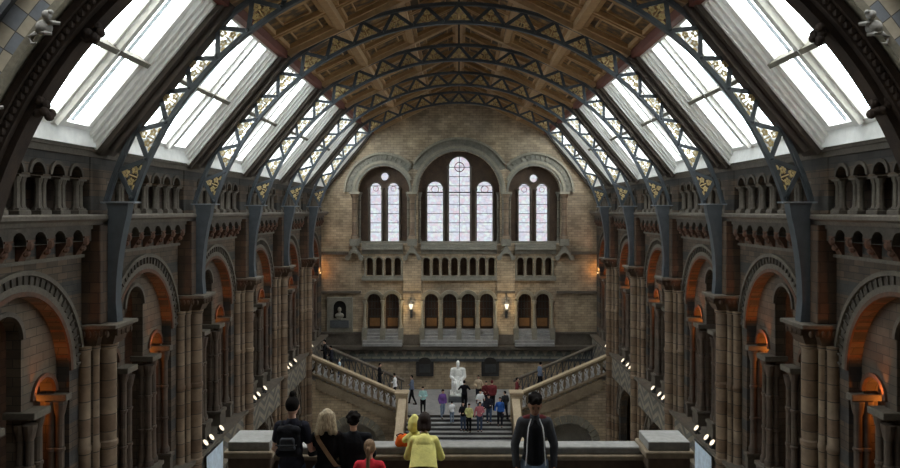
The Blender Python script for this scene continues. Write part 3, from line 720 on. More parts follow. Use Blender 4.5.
def corbel():
    t = thing('corbel_table', (9.1, 0, -1.1), '', 'corbel table'); off = (9.1, 0, -1.1)
    ys = [(i-3)*.75 for i in range(7)]
    g = MB().box(8.82, 9.14, -2.5, 2.5, -.46, -.34)
    vs, fs = plate_geo(rect(-2.5, 2.5, -.74, -.44), [arch_pts(y+.375, -.735, -.70, .24, 8) for y in ys[:-1]], 0, .22); g.add(vs, fs, side_map(8.86))
    g.build('arched_band', 'side_stone', t, off=off, smooth=0)
    MB().box(9.02, 9.14, -2.5, 2.5, -1.14, -1.06).build('lower_string', 'cream_arch', t, off=off, smooth=0)
    first = None
    for y in ys:
        g = MB(); g.loft([[(x, q, z) for x, z in ((-.22, .0), (-.24, -.1), (-.18, -.18), (-.1, -.3), (-.06, -.38), (.04, -.40), (.04, .0))] for q in (-.12, .12)])
        g.ell((-.22, 0, -.06), (.09, .12, .11), 7, 5); g.ell((-.16, 0, -.22), (.08, .10, .08), 7, 5); g.box(-.27, -.12, -.13, .13, .02, .06)
        if first is None: first = g.build('corbel', 'terracotta', t); o = first
        else: o = first.copy(); COL.objects.link(o)
        o.location = (0, y, .42)
    return t
protos = dict(pier=pier(), arch=great_arch(), low=lower_arch(), arc=arcade(), cor=corbel()); index_kids()
used = set()
def place(key, s, y, rz, label, group):
    o = protos[key]; z = o.location.z; x = abs(o.location.x)
    if key not in used:
        used.add(key); o.location = (s*x, y, z); o.rotation_euler = (0, 0, rz); o['label'] = label; o['group'] = group; return o
    return copy_tree(o, loc=(s*x, y, z), rz=rz, label=label, group=group)
for s, nm, rz in SIDES:
    for u in range(3, 8):
        place('pier', s, 6*u, rz, 'clustered stone pier on the %s, %s' % (nm, ORD[u]), 'clustered piers')
    for u in range(2, 8):
        y = 6*u+3; b = BAY[u]
        place('arch', s, y, rz, 'tall triple-opening wall arch, %s wall, %s' % (nm, b), 'great wall arches')
        place('low', s, y, rz, 'ground-floor arch of alternating stones, %s side, %s' % (nm, b), 'ground-floor arches')
        place('arc', s, y, rz, 'dark colonnade under the skylight, %s wall, %s' % (nm, b), 'upper colonnades')
        place('cor', s, y, rz, 'row of reddish carved corbels, %s wall, %s' % (nm, b), 'corbel tables')
# warm uplights hidden at the springing of the great arches, on the side towards the viewer facing away
def spot(loc, tgt, power, col, size=70, r=.05):
    l = bpy.data.lights.new('warm_uplight', 'SPOT'); l.energy = power; l.color = col; l.spot_size = math.radians(size); l.spot_blend = .6; l.shadow_soft_size = r
    o = bpy.data.objects.new('warm_uplight', l); COL.objects.link(o); o.location = loc; o.rotation_euler = (Vector(tgt)-Vector(loc)).to_track_quat('-Z', 'Y').to_euler()
WARM = (1, .30, .05)
for s, nm, rz in SIDES:
    for u in range(2, 8):
        y = 6*u+3; pw = {1: 24, -1: 12}[s]
        spot((s*9.24, y+1.0, -4.2), (s*9.2, y+1.6, -2.4), pw, WARM, 80)
        l = bpy.data.lights.new('warm_lamp', 'POINT'); l.energy = pw*.55; l.color = WARM; l.shadow_soft_size = .05
        o = bpy.data.objects.new('warm_lamp', l); COL.objects.link(o); o.location = (s*9.95, y+1.43, -4.5)

# ------------------------------------------------------------------ landing, stairs
LZ = -11.85
struct(MB().box(-9.0, 9.0, 45.6, EW, GROUND, LZ).box(-3.2, 3.2, 42, 45.6, GROUND, LZ), 'floor_landing', 'stone_step', smooth=0)
t = thing('staircase', (0, 36, GROUND), 'broad grey central stair with dark treads rising to the landing', 'staircase'); off = (0, 36, GROUND)
g = MB(); d = MB(); rise, tread = .155, .32
n = 22
for i in range(n):
    z = LZ-rise*i; y = 42-tread*i
    g.box(-3.0, 3.0, y-tread, y, z-rise-.0, z-rise+.0-.0+.001) if False else None
    g.box(-3.0, 3.0, y-tread, y, GROUND, z-rise) if z-rise > GROUND+.02 else None
    d.box(-2.98, 2.98, y-.012, y+.0, z-rise+.01, z-.03)
g.build('steps', 'stone_step', t, off=off, smooth=0); d.build('risers', 'stone_tread', t, off=off, smooth=0)
for s in (-1, 1):
    # raking side wall with a pale coping
    x0, x1 = s*3.02, s*3.48; sl = -.5
    g = MB().loft([[(x, 41.6, GROUND), (x, 35.2, GROUND), (x, 35.2, -10.95+sl*6.4), (x, 41.6, -10.95)] for x in (x0+s*.04, x1-s*.04)]); g.build('side_wall', 'brick_buff', t, off=off, smooth=0)
    g = MB().loft([[(x, 41.6, -10.95), (x, 35.1, -10.95+sl*6.5), (x, 35.1, -10.80+sl*6.5), (x, 41.6, -10.80)] for x in (x0, x1)]); tag(g.build('coping', 'stone_coping', t, off=off, smooth=0, bevel=.02), 'pale sloping coping slab')
for s, nm in ((-1, 'left'), (1, 'right')):
    x = s*3.30; off = (x, 42, GROUND)
    t = thing('newel_post', off, 'square stone newel post with pale cap beside the landing, on the '+nm, 'newel post', 'newel posts')
    MB().box(x-.33, x+.33, 41.62, 42.28, GROUND, -10.75).build('shaft', 'stone_coping', t, off=off, smooth=0, bevel=.02)
    MB().box(x-.22, x+.22, 41.59, 41.63, -11.9, -11.0).build('sunk_panel', 'stone_arch', t, off=off, smooth=0, bevel=.01)
    MB().box(x-.40, x+.40, 41.55, 42.35, -10.6, -10.47).box(x-.36, x+.36, 41.6, 42.3, -10.75, -10.6).build('cap', 'stone_coping', t, off=off, smooth=0, bevel=.03)
    MB().box(x-.37, x+.37, 41.6, 42.32, -12.1, -11.95).build('base_mould', 'stone_coping', t, off=off, smooth=0, bevel=.02)
    # flight
    off = (s*6, 43.8, GROUND)
    t = thing('stair_flight', off, 'side stair flight climbing to the '+nm+' over a round-headed arch', 'stairs', 'side stair flights')
    g = MB(); X0 = 3.2; tr, ri = .36, .155; n = 15
    for i in range(n): g.box(min(s*(X0+tr*i), s*(X0+tr*(i+1))), max(s*(X0+tr*i), s*(X0+tr*(i+1))), 42.35, 45.5, LZ+ri*i-.5, LZ+ri*(i+1))
    g.build('steps', 'stone_step', t, off=off, smooth=0)
    sl = ri/tr; Xe = X0+tr*n; fz = lambda X: LZ+sl*(X-X0)
    arc = arch_pts(6.05 if s < 0 else 6.38, GROUND+.01, -13.75, 1.42, 22)
    outer = [(X0-.1, GROUND), (Xe, GROUND), (Xe, fz(Xe)-.35), (X0-.1, fz(X0)-.35)]
    vs, fs = plate_geo([(s*a, b) for a, b in outer], [[(s*a, b) for a, b in arc]], 0, .3); MB().add(vs, fs, end_map(42.1)).build('front_wall', 'brick_buff', t, off=off, smooth=0)
    c0 = s*(6.05 if s < 0 else 6.38); g = MB()
    for i in range(15): g.ring(c0, -13.75, 1.42, 1.86, -.05 if i % 2 else -.09, 0, a0=PI*i/15+.015, a1=PI*(i+1)/15-.015, n=2, mp=end_map(42.1))
    g.build('arch_voussoirs', 'stone_grey', t, off=off, smooth=0)
    MB().box(min(s*3.3, s*Xe), max(s*3.3, s*Xe), 43.0, 43.1, GROUND, -12.3).build('arch_back', 'stone_slab', t, off=off, smooth=0)
    g = MB()                                    # stepped moulding under the balustrade
    for i in range(n+4):
        a = X0+.3*i; 
        if a+.3 > Xe: break
        g.box(min(s*a, s*(a+.3)), max(s*a, s*(a+.3)), 42.0, 42.12, fz(a)-.62, fz(a+.3)-.12)
    g.build('stepped_moulding', 'stone_tan', t, off=off, smooth=0)
    # two raking balustrades, each a thing
    for yb, mt, mc, lab in ((42.12, 'stone_tan', 'stone_coping', 'pale stone raking balustrade at the front of the %s stair flight' % nm), (45.4, 'stone_slate', 'stone_shade', 'darker raking balustrade behind the %s stair flight' % nm)):
        off2 = (s*5.9, yb, fz(5.9)); b = thing('stair_balustrade', off2, lab, 'balustrade', 'raking stair balustrades')
        xa, xb = X0+.2, Xe
        def rk(z0, z1, y0, y1):
            return MB().loft([[(s*x, y0, fz(x)+z0), (s*x, y1, fz(x)+z0), (s*x, y1, fz(x)+z1), (s*x, y0, fz(x)+z1)] for x in (xa, xb)])
        rk(1.02, 1.16, yb-.2, yb+.2).build('coping', mc, b, off=off2, smooth=0, bevel=.02)
        rk(.02, .14, yb-.14, yb+.14).build('bottom_rail', mt, b, off=off2, smooth=0)
        if yb < 43:
            rk(.88, 1.02, yb-.1, yb+.1).build('top_band', mt, b, off=off2, smooth=0)
        x = xa+.2; first = None
        while x < xb-.1:
            if yb < 43:
                g = MB().lathe([(.075, .13), (.075, .2), (.045, .26), (.10, .42), (.085, .55), (.045, .72), (.06, .78), (.08, .84), (.08, .92)], 0, 0, 10)
                for q in (-1, 1): g.ring(q*.0, .66, .12, .17, -.06, .06, n=10, mp=lambda u, v, w: (u, w, v)) if q > 0 else None
            else:
                g = MB().box(-.03, .03, -.04, .04, .1, 1.04).beam((-.03, 0, .15), (.3, 0, 1.1), .04, .05)
            if first is None: first = g.build('baluster', mt, b); o = first
            else: o = first.copy(); COL.objects.link(o)
            o.location = (s*x-off2[0], 0, fz(x)-off2[2])
            if yb > 43 and s < 0: o.rotation_euler = (0, 0, PI)
            x += .36
# ------------------------------------------------------------------ plaques, bust, wall lamps
for x, nm in ((-2.25, 'left'), (2.06, 'right')):
    vs, fs = plate_geo([(x-.52, -10.85), (x+.52, -10.85), (x+.52, -9.98), (x+.40, -9.98)]+[(x+.40*cos(PI*i/10), -9.95+.24*sin(PI*i/10)) for i in range(11)]+[(x-.40, -9.98), (x-.52, -9.98)], [], -.1, 0)
    t = thing('memorial_plaque', (x, EW, -10.85), 'dark arched bronze plaque on the brick wall %s of the white statue' % nm, 'plaque', 'memorial plaques')
    MB().add(vs, fs, end_map(EW-.1)).build('tablet', 'bronze', t, off=(x, EW, -10.85), smooth=0)
    MB().box(x-.57, x+.57, EW-.24, EW-.08, -10.93, -10.85).box(x-.57, x-.52, EW-.22, EW-.1, -10.85, -9.98).box(x+.52, x+.57, EW-.22, EW-.1, -10.85, -9.98).build('frame', 'iron_dark', t, off=(x, EW, -10.85), smooth=0)
    MB().box(x-.36, x+.36, EW-.215, EW-.19, -10.7, -10.15).build('panel', 'stone_tread', t, off=(x, EW, -10.85), smooth=0)
x = -7.86; off = (x, EW, -8.1)
t = thing('bust_monument', off, 'grey wall monument with a dark arched niche and a bust, left of the doorways', 'monument')
vs, fs = plate_geo(rect(x-.85, x+.85, -8.05, -5.75), [arch_pts(x, -7.15, -6.4, .42, 14)], -.2, 0); MB().add(vs, fs, end_map(EW)).build('slab', 'stone_grey', t, off=off, smooth=0, bevel=.02)
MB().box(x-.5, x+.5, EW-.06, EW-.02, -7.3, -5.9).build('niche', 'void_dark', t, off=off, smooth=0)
MB().box(x-.62, x+.62, EW-.27, EW-.2, -7.75, -7.25).build('inscription_tablet', 'stone_slate', t, off=off, smooth=0, bevel=.01)
g = MB().ell((x, EW-.25, -6.55), (.13, .14, .17)).ell((x, EW-.22, -6.95), (.30, .16, .2)).tube([(x, EW-.24, -6.9), (x, EW-.25, -6.6)], .08, 8).ell((x, EW-.39, -6.58), (.03, .05, .04), 6, 4).box(x-.15, x+.15, EW-.35, EW-.1, -7.2, -7.05); g.build('bust', 'stone_grey', t, off=off)
for x, nm in ((-3.14, 'left'), (3.12, 'right')):
    off = (x, EW-.14, -7.0); t = thing('wall_lantern', off, 'glowing wall lantern on the brick pilaster %s of the middle doorways' % nm, 'lamp', 'wall lanterns')
    MB().box(x-.08, x+.08, EW-.2, EW-.14, -7.1, -6.6).tube([(x, EW-.2, -6.7), (x, EW-.35, -6.8), (x, EW-.5, -6.7), (x, EW-.5, -6.5)], .03, 6).build('bracket', 'lamp_metal', t, off=off)
    g = MB().frustum(x, EW-.5, -6.46, -6.14, .07, .07, .14, .14); g.build('glass', 'lamp_glow', t, off=off, smooth=0)
    g = MB().frustum(x, EW-.5, -6.14, -5.92, .18, .18, .04, .04).lathe([(.05, -5.93), (.06, -5.84), (.02, -5.7)], x, EW-.5, 8).box(x-.13, x+.13, EW-.63, EW-.37, -6.56, -6.5)
    g.build('cap', 'lamp_metal', t, off=off, smooth=0)
    l = bpy.data.lights.new('lantern_light', 'POINT'); l.energy = 14; l.color = (1, .75, .4); l.shadow_soft_size = .1; o = bpy.data.objects.new('lantern_light', l); COL.objects.link(o); o.location = (x, EW-.95, -6.2)
# corner sconces glowing where the side wall meets the end wall
for s, nm in ((-1, 'left'), (1, 'right')):
    x = s*9.22; off = (x, EW-.35, -5.0)
    t = thing('corner_uplight', off, 'warm glowing uplight on a dark shaft in the %s corner of the end wall' % nm, 'lamp', 'corner uplights')
    MB().lathe([(.12, GAL), (.12, -8.6), (.08, -8.5), (.08, -4.5), (.12, -4.4)], x, EW-.45, 10).build('shaft', 'iron_dark', t, off=off)
    MB().lathe([(.12, -4.4), (.20, -4.2), (.2, -4.14)], x, EW-.45, 10).build('bowl', 'lamp_metal', t, off=off)
    MB().lathe([(.17, -4.14), (.17, -4.1)], x, EW-.45, 10).build('diffuser', 'warm_glow', t, off=off)
    l = bpy.data.lights.new('uplight', 'POINT'); l.energy = 22; l.color = (1, .42, .1); l.shadow_soft_size = .1; o = bpy.data.objects.new('uplight', l); COL.objects.link(o); o.location = (x-s*.1, EW-.5, -3.9)

# floodlights on the gallery ledges
fl = thing('floodlight', (0, 0, 0), '', 'lamp'); 
MB().box(-.10, .10, -.10, .10, 0, .04).build('base', 'lamp_metal', fl, smooth=0)
R_ = Matrix.Rotation(math.radians(-50), 3, 'Y')
tiltmap = lambda x, y, z: tuple(R_ @ Vector((x, y, z))+Vector((0, 0, .16)))
MB().lathe([(.08, -.10), (.13, -.02), (.135, .04)], 0, 0, 12, tiltmap).build('housing', 'lamp_metal', fl)
MB().lathe([(.115, .035), (.115, .055)], 0, 0, 12, tiltmap).build('lens', 'lamp_glow', fl)
MB().box(-.02, .02, -.15, -.13, 0, .2).box(-.02, .02, .13, .15, 0, .2).box(-.02, .02, -.15, .15, .0, .015).build('yoke', 'lamp_metal', fl, smooth=0)
index_kids(); firstfl = True
for s, nm, rz in SIDES:
    for u in range(3, 8):
        for j, du in enumerate((.17, .27, .45)):
            if u == 7 and j > 0: continue
            lab = '%s of the glowing floodlights on the %s ledge, %s' % (('nearest', 'middle', 'farthest')[j], nm, BAY[u])
            loc = (s*8.76, 6*(u+du), -8.2)
            if firstfl: fl.location = loc; fl.rotation_euler = (0, 0, rz); fl['label'] = lab; fl['group'] = 'gallery floodlights'; firstfl = False
            else: copy_tree(fl, loc=loc, rz=rz, label=lab)
for s, nm, rz in SIDES:
    off = (s*8.6, 25.8, -8.45); t = thing('banner', off, 'pale blue hanging banner below the gallery ledge on the '+nm, 'banner', 'hanging banners')
    ys = [24.9+i*.1 for i in range(18)]
    g = MB().loft([[(s*(8.66+.015*sin(i*1.3)), y, -10.6), (s*(8.66+.015*sin(i*1.3)), y, -8.45), (s*(8.645+.015*sin(i*1.3)), y, -8.45), (s*(8.645+.015*sin(i*1.3)), y, -10.6)] for i, y in enumerate(ys)])
    g.build('cloth', 'banner_cloth', t, off=off); MB().tube([(s*8.65, 24.8, -8.43), (s*8.65, 26.7, -8.43)], .025, 8).build('rod', 'lamp_metal', t, off=off)

# ------------------------------------------------------------------ foreground balcony
FZ = -4.12
struct(MB().box(-3.2, 3.2, 4.2, 9.85, FZ-.35, FZ), 'floor_balcony', 'stone_step', smooth=0)
BY = 9.5; off = (0, BY, FZ)
t = thing('balustrade', off, 'long stone balustrade with pale coping in front of the visitors', 'balustrade')
MB().box(-2.44, 2.44, BY, BY+.26, -3.20, -3.10).build('coping', 'stone_slab', t, off=off, smooth=0, bevel=.02)
MB().box(-2.44, 2.44, BY-.04, BY+.30, -3.27, -3.20).build('coping_mould', 'stone_tan', t, off=off, smooth=0, bevel=.02)
ws = [-2.2+i*.4 for i in range(12)]
vs, fs = plate_geo(rect(-2.44, 2.44, FZ, -3.27), [arch_pts(x, FZ+.14, -3.58, .14, 12) for x in ws], .05, .21); MB().add(vs, fs, end_map(BY)).build('pierced_panel', 'carved_brown', t, off=off, smooth=0)  # near-side shade is put into this panel's dark brown
for i in range(13):
    x = -2.4+i*.4; MB().lathe([(.055, FZ+.14), (.055, FZ+.2), (.035, FZ+.24), (.035, -3.64), (.055, -3.58)], x, BY+.03, 8).build('colonnette', 'carved_brown', t, off=off)
MB().box(-2.44, 2.44, BY-.02, BY+.28, FZ, FZ+.14).build('plinth', 'carved_brown', t, off=off, smooth=0)
for s, nm in ((-1, 'left'), (1, 'right')):
    x = s*2.67; off = (x, BY, FZ); t = thing('balustrade_pedestal', off, 'square stone pedestal with flat grey top at the %s end of the balustrade' % nm, 'pedestal', 'balustrade end pedestals')
    MB().box(x-.265, x+.265, BY-.28, BY+.22, -3.06, -2.945).build('top_slab', 'stone_slab', t, off=off, smooth=0, bevel=.012)
    MB().box(x-.31, x+.31, BY-.32, BY+.26, -3.15, -3.06).build('cap_mould', 'stone_tan', t, off=off, smooth=0, bevel=.02)
    MB().box(x-.27, x+.27, BY-.28, BY+.22, -3.30, -3.15).build('neck', 'carved_brown', t, off=off, smooth=0, bevel=.02)
    MB().box(x-.24, x+.24, BY-.25, BY+.2, FZ+.15, -3.30).build('die', 'carved_brown', t, off=off, smooth=0)
    MB().box(x-.30, x+.30, BY-.31, BY+.26, FZ, FZ+.15).build('base', 'stone_grey', t, off=off, smooth=0, bevel=.02)

# ------------------------------------------------------------------ people
def capsule(m, p0, p1, r0, r1, n=10):
    p0 = Vector(p0); p1 = Vector(p1); d = p1-p0; L_ = max(d.length, 1e-4); d = d/L_
    u = Vector((0, 0, 1)) if abs(d.z) < .9 else Vector((0, 1, 0)); a = d.cross(u).normalized(); b = a.cross(d); rings = []
    def rg(c, r): rings.append([tuple(c+a*r*cos(2*PI*j/n)+b*r*sin(2*PI*j/n)) for j in range(n)])
    for t_ in (80, 50, 25): q = math.radians(t_); rg(p0-d*r0*sin(q), r0*cos(q))
    rg(p0, r0); rg(p1, r1)
    for t_ in (25, 50, 80): q = math.radians(t_); rg(p1+d*r1*sin(q), r1*cos(q))
    m.loft(rings)
def blob(name, prims, mat, voxel, parent, it=4, inv=False):
    m = MB()
    for p in prims:
        if p[0] == 'c': capsule(m, *p[1:])
        elif p[0] == 'b': m.box(*p[1:])
        else: m.ell(p[1], p[2], 14, 10, rot=p[3] if len(p) > 3 else None)
    me = bpy.data.meshes.new('tmp'); me.from_pydata(m.v, [], m.f)
    bm = bmesh.new(); bm.from_mesh(me); bmesh.ops.remove_doubles(bm, verts=bm.verts, dist=1e-5); bmesh.ops.recalc_face_normals(bm, faces=bm.faces); bm.to_mesh(me); bm.free()
    o = bpy.data.objects.new('tmp', me); COL.objects.link(o)
    r = o.modifiers.new('r', 'REMESH'); r.mode = 'VOXEL'; r.voxel_size = voxel
    if it: q = o.modifiers.new('s', 'SMOOTH'); q.iterations = it; q.factor = .5
    dg = bpy.context.evaluated_depsgraph_get(); out = bpy.data.meshes.new_from_object(o.evaluated_get(dg))
    bpy.data.objects.remove(o); out.name = name; out.polygons.foreach_set('use_smooth', [True]*len(out.polygons))
    out.materials.clear(); out.materials.append(MAT[mat]); o = bpy.data.objects.new(name, out); COL.objects.link(o); o.parent = parent
    return o
def person(x, y, z, H, face, label, top='cloth_black', legs='cloth_jeans', hair='hair_dark', skin='skin_light', shoe='cloth_black', near=False, lean=0, head=(0, 0), arms=None, stride=0.0,
           sleeve=1.0, hairstyle='short', open_jacket=None, female=False, bulk=1.0, cat='person', group=None, headturn=0, hem=.92, collar=None):
    """face: degrees, 0 = looking away from the viewer (+y), 180 = towards the viewer"""
    t = thing('person', (x, y, z), label, 'person', group, math.radians(face)); k = H/1.75; vox = (.009 if near else .024)
    sw = (.155 if female else .178)*bulk; ca, sa = cos(math.radians(-lean)), sin(math.radians(-lean)); pz = .95
    def U(p):
        a, b, c = p; c -= pz; return (a*k, (b*ca-c*sa)*k, (b*sa+c*ca+pz)*k)
    def S(p): return (p[0]*k, p[1]*k, p[2]*k)
    neckp = (0, .0, 1.50); hc = Vector((0, .02, 1.635)); hp, ht = math.radians(head[0]), math.radians(head[1])
    HR = Matrix.Rotation(math.radians(headturn), 3, 'Z') @ Matrix.Rotation(-hp, 3, 'X')
    def Hd(p):                                    # head-local point -> body
        q = HR @ Vector(p); return U(tuple(Vector(neckp)+Vector((0, .0, .02))+q))
    hcl = Vector((0, .015, .125))
    rx = Matrix.Rotation(math.radians(-lean), 3, 'X') @ HR
    arms = arms or {}
    A = {}
    for s in (-1, 1):
        d = arms.get(s, ((s*(sw+.05), -.03, 1.14), (s*(sw+.045), .07, .90)))
        A[s] = ((s*sw, 0, 1.41), d[0], d[1])
    legsj = {s: ((s*.09, 0, .92), (s*.10, s*stride*.5+.02, .50), (s*.10, s*stride-(.08 if s*stride < 0 else 0), .08)) for s in (-1, 1)}
    def R(v): return v*k
    def torso(e):
        P = [('e', U((0, 0, 1.30)), (R(.155*bulk+e), R(.105*bulk+e), R(.185+e))), ('e', U((0, .0, 1.12)), (R((.125 if female else .14)*bulk+e), R(.095*bulk+e), R(.16+e))), ('e', U((0, -.01, .97)), (R(.165*bulk+e), R(.115*bulk+e), R(.13+e))),
             ('c', U((-sw+.035, 0, 1.405)), U((sw-.035, 0, 1.405)), R(.055+e), R(.055+e)), ('c', U((0, 0, 1.35)), U((0, .0, 1.45)), R(.09+e), R(.06+e))]
        return P
    def arm(e, f=1.0):
        P = []
        for s in (-1, 1):
            a, b, c = [U(q) for q in A[s]]
            P.append(('c', a, b, R(.052+e), R(.040+e)))
            if f > .5:
                g = (f-.5)*2; cc = tuple(b[i]+(c[i]-b[i])*g for i in range(3)); P.append(('c', b, cc, R(.040+e), R(.040-.012*g+e)))
            else: cc = tuple(a[i]+(b[i]-a[i])*f*2 for i in range(3)); P[-1] = ('c', a, cc, R(.052+e), R(.046+e))
        return P
    def leg(e):
        P = [('e', U((0, -.01, .94)), (R(.16*bulk+e), R(.11*bulk+e), R(.11+e)))]
        for s in (-1, 1):
            a, b, c = [S(q) for q in legsj[s]]; P += [('c', a, b, R(.078*bulk+e), R(.054+e)), ('c', b, c, R(.052+e), R(.036+e))]
        return P
    body = torso(-.012)+arm(-.006)+leg(-.012)
    body += [('c', U((0, 0, 1.42)), Hd((0, .0, .03)), R(.05), R(.047)), ('e', Hd(hcl), (R(.073), R(.092), R(.112)), rx), ('e', Hd(hcl+Vector((0, .035, -.06))), (R(.052), R(.055), R(.055)), rx),
             ('e', Hd(hcl+Vector((0, .095, -.015))), (R(.013), R(.02), R(.026)), rx)]
    for s in (-1, 1): body.append(('e', Hd(hcl+Vector((s*.075, 0, -.005))), (R(.012), R(.022), R(.032)), rx))
    for s in (-1, 1):
        e, w = Vector(U(A[s][1])), Vector(U(A[s][2])); d = (w-e).normalized(); sd = Vector((0, 1, 0)) if abs(d.y) < .8 else Vector((1, 0, 0)); f = (sd-d*sd.dot(d)).normalized(); nrm = d.cross(f)
        pc = w+d*R(.045)
        if near:
            for q in (-.025, -.008, .009, .025): body.append(('c', tuple(w+f*R(q*.7)), tuple(w+d*R(.085)+f*R(q)), R(.017), R(.014)))
            for q, ln in zip((-.030, -.010, .010, .029), (.060, .072, .068, .052)):
                b0 = w+d*R(.085)+f*R(q); b1 = b0+d*R(ln*.55)+nrm*R(.010*s); b2 = b1+d*R(ln*.45)+nrm*R(.026*s); body += [('c', tuple(b0), tuple(b1), R(.0095), R(.009)), ('c', tuple(b1), tuple(b2), R(.009), R(.0075))]
            th = w+d*R(.02)+f*R(.03); t1 = th+d*R(.035)+f*R(.025); body += [('c', tuple(th), tuple(t1), R(.013), R(.011)), ('c', tuple(t1), tuple(t1+d*R(.03)), R(.010), R(.009))]
        else: body += [('c', tuple(w), tuple(w+d*R(.10)), R(.030), R(.026)), ('c', tuple(w+f*R(.02)), tuple(w+f*R(.045)+d*R(.06)), R(.018), R(.015))]
        a = S(legsj[s][2]); body.append(('c', a, (a[0], a[1]+R(.15), R(.045)), R(.035), R(.03)))
    blob('body', body, skin, vox, t, 3 if near else 2)
    # clothes
    e = .014 if near else .020
    zt = [p for p in torso(e+.004)]
    if hem > 1: zt.pop(2); zt[1] = ('e', U((0, .0, hem+.14)), (R((.125 if female else .14)*bulk+e+.004), R(.095*bulk+e+.004), R(.16)))
    tp = zt+arm(e, sleeve)
    blob('jacket' if sleeve > .9 else 'shirt', tp, top, vox, t, 4)
    blob('trousers', leg(e)+([('e', U((0, -.01, 1.05)), (R(.148*bulk+e), R(.102*bulk+e), R(.10)))] if hem > 1 else []), legs, vox, t, 3)
    for s in (-1, 1):
        a = S(legsj[s][2]); blob('shoe', [('c', (a[0], a[1]-R(.02), R(.045)), (a[0], a[1]+R(.17), R(.04)), R(.045), R(.038))], shoe, .02, t, 2)
    # hair
    hb = [('e', Hd(hcl+Vector((0, -.018, .028))), (R(.086), R(.098), R(.108)), rx)]
    if hairstyle == 'bun': hb.append(('e', Hd(hcl+Vector((0, -.03, .155))), (R(.035),)*3)); hb[0] = ('e', Hd(hcl+Vector((0, -.02, .025))), (R(.084), R(.094), R(.10)), rx)
    if hairstyle == 'long':
        for q in (-.06, -.03, 0, .03, .06): hb.append(('c', Hd(hcl+Vector((q, -.06+abs(q)*.5, .04))), U((q*2.0, -.10, 1.50+.035*cos(q*70))), R(.055), R(.036)))
        for s in (-1, 1): hb.append(('c', Hd(hcl+Vector((s*.075, -.02, .0))), U((s*.115, -.04, 1.47)), R(.042), R(.036)))
    if hairstyle == 'bob':
        for q in (-.05, 0, .05): hb.append(('c', Hd(hcl+Vector((q, -.05, .0))), Hd((q*1.2, -.06, .03)), R(.045), R(.035)))
    if hairstyle == 'pony':
        hb.append(('e', Hd(hcl+Vector((0, -.105, .03))), (R(.03),)*3)); hb.append(('c', Hd(hcl+Vector((0, -.12, .02))), U((0, -.135, 1.40)), R(.032), R(.03))); hb.append(('c', U((0, -.135, 1.42)), U((.01, -.13, 1.27)), R(.03), R(.012)))
    if hairstyle == 'curly':
        rnd = random.Random(3)
        for i in range(26):
            a = rnd.uniform(0, 2*PI); b = rnd.uniform(-.2, 1.4); d = Vector((.085*cos(a)*cos(b), .095*sin(a)*cos(b)-.025, .10*sin(b)+.02)); 
            if d.y < .05 or d.z > .06: hb.append(('e', Hd(hcl+d), (R(.03),)*3))
    if hairstyle == 'messy':
        rnd = random.Random(5)
        for i in range(16):
            a = rnd.uniform(0, 2*PI); d = Vector((.06*cos(a), .06*sin(a)-.01, .10+rnd.uniform(-.02, .02))); hb.append(('e', Hd(hcl+d), (R(.028),)*3))
    # cut the hair away from the face: shift forward part up
    ho = blob('hair', hb, hair, .009 if near else .02, t, 2)
    if hairstyle != 'hood' and head[0] < 60:
        inv = Matrix.Rotation(0, 3, 'X'); c_ = Vector(Hd(hcl)); RT = rx.inverted(); bm = bmesh.new(); bm.from_mesh(ho.data); kill = []
        for v in bm.verts:
            q = RT @ (v.co-c_)/k
            if q.y > .015 and q.z < .045 and abs(q.x) < .2 and q.z > -.16: kill.append(v)
        bmesh.ops.delete(bm, geom=kill, context='VERTS'); bm.to_mesh(ho.data); bm.free()
    t['_k'] = k
    if near and abs(face) > 90:                   # facing us: eyes, brows, mouth
        ey = MB(); br = MB(); mo = MB()
        for s in (-1, 1):
            ey.ell(Hd(hcl+Vector((s*.031, .081, .008))), (R(.011), R(.007), R(.006)), 8, 6); br.ell(Hd(hcl+Vector((s*.031, .087, .030))), (R(.018), R(.006), R(.005)), 8, 6)
        mo.ell(Hd(hcl+Vector((0, .088, -.062))), (R(.022), R(.007), R(.006)), 8, 6)
        ey.build('eyes', 'hair_dark', t); br.build('eyebrows', 'hair_dark', t); mo.build('mouth', 'cloth_maroon', t)
    del t['_k']
    return t, U, Hd, k
def px(x, y): return (x-CX)*y/F

# man at the left seen from behind, with a backpack
Y = 9.0
pA, U, Hd, kA = person(px(292, Y), Y, FZ, 1.79, -4, 'man with a top knot in a dark t-shirt, seen from behind', 'cloth_navy', 'cloth_jeans', 'hair_dark', near=True, hem=1.0, sleeve=.28, hairstyle='bun',
       arms={-1: ((-.21, -.02, 1.14), (-.16, .16, .97)), 1: ((.235, .0, 1.13), (.30, .24, 1.10))}, bulk=.86, head=(6, 0))
bx, by = px(292, Y), Y
bp = thing('backpack', (bx+.0, by-.13, FZ+1.10), 'grey and black backpack on the back of the man with the top knot', 'backpack')
blob('bag', [('b', -.11, .11, -.10, .0, .05, .36), ('c', (-.10, -.06, .08), (.10, -.06, .08), .06, .06), ('c', (-.09, -.05, .34), (.09, -.05, .34), .06, .06), ('e', (0, -.05, .22), (.15, .085, .2))], 'cloth_black', .011, bp)
blob('front_pocket', [('b', -.09, .09, -.15, -.10, .14, .24), ('c', (-.08, -.13, .15), (.08, -.13, .15), .03, .03), ('c', (-.06, -.12, .25), (.06, -.12, .25), .03, .03)], 'cloth_greyfab', .011, bp)
MB().tube([(-.13, -.175, .20), (0, -.20, .205), (.13, -.175, .20)], .007, 6).build('zip', 'iron_dark', bp)
for s in (-1, 1): MB().tube([(s*.10, .0, .12), (s*.115, .0, .30), (s*.12, .05, .36), (s*.12, .12, .40), (s*.115, .22, .37)], .02, 6).build('shoulder_strap', 'cloth_black', bp)
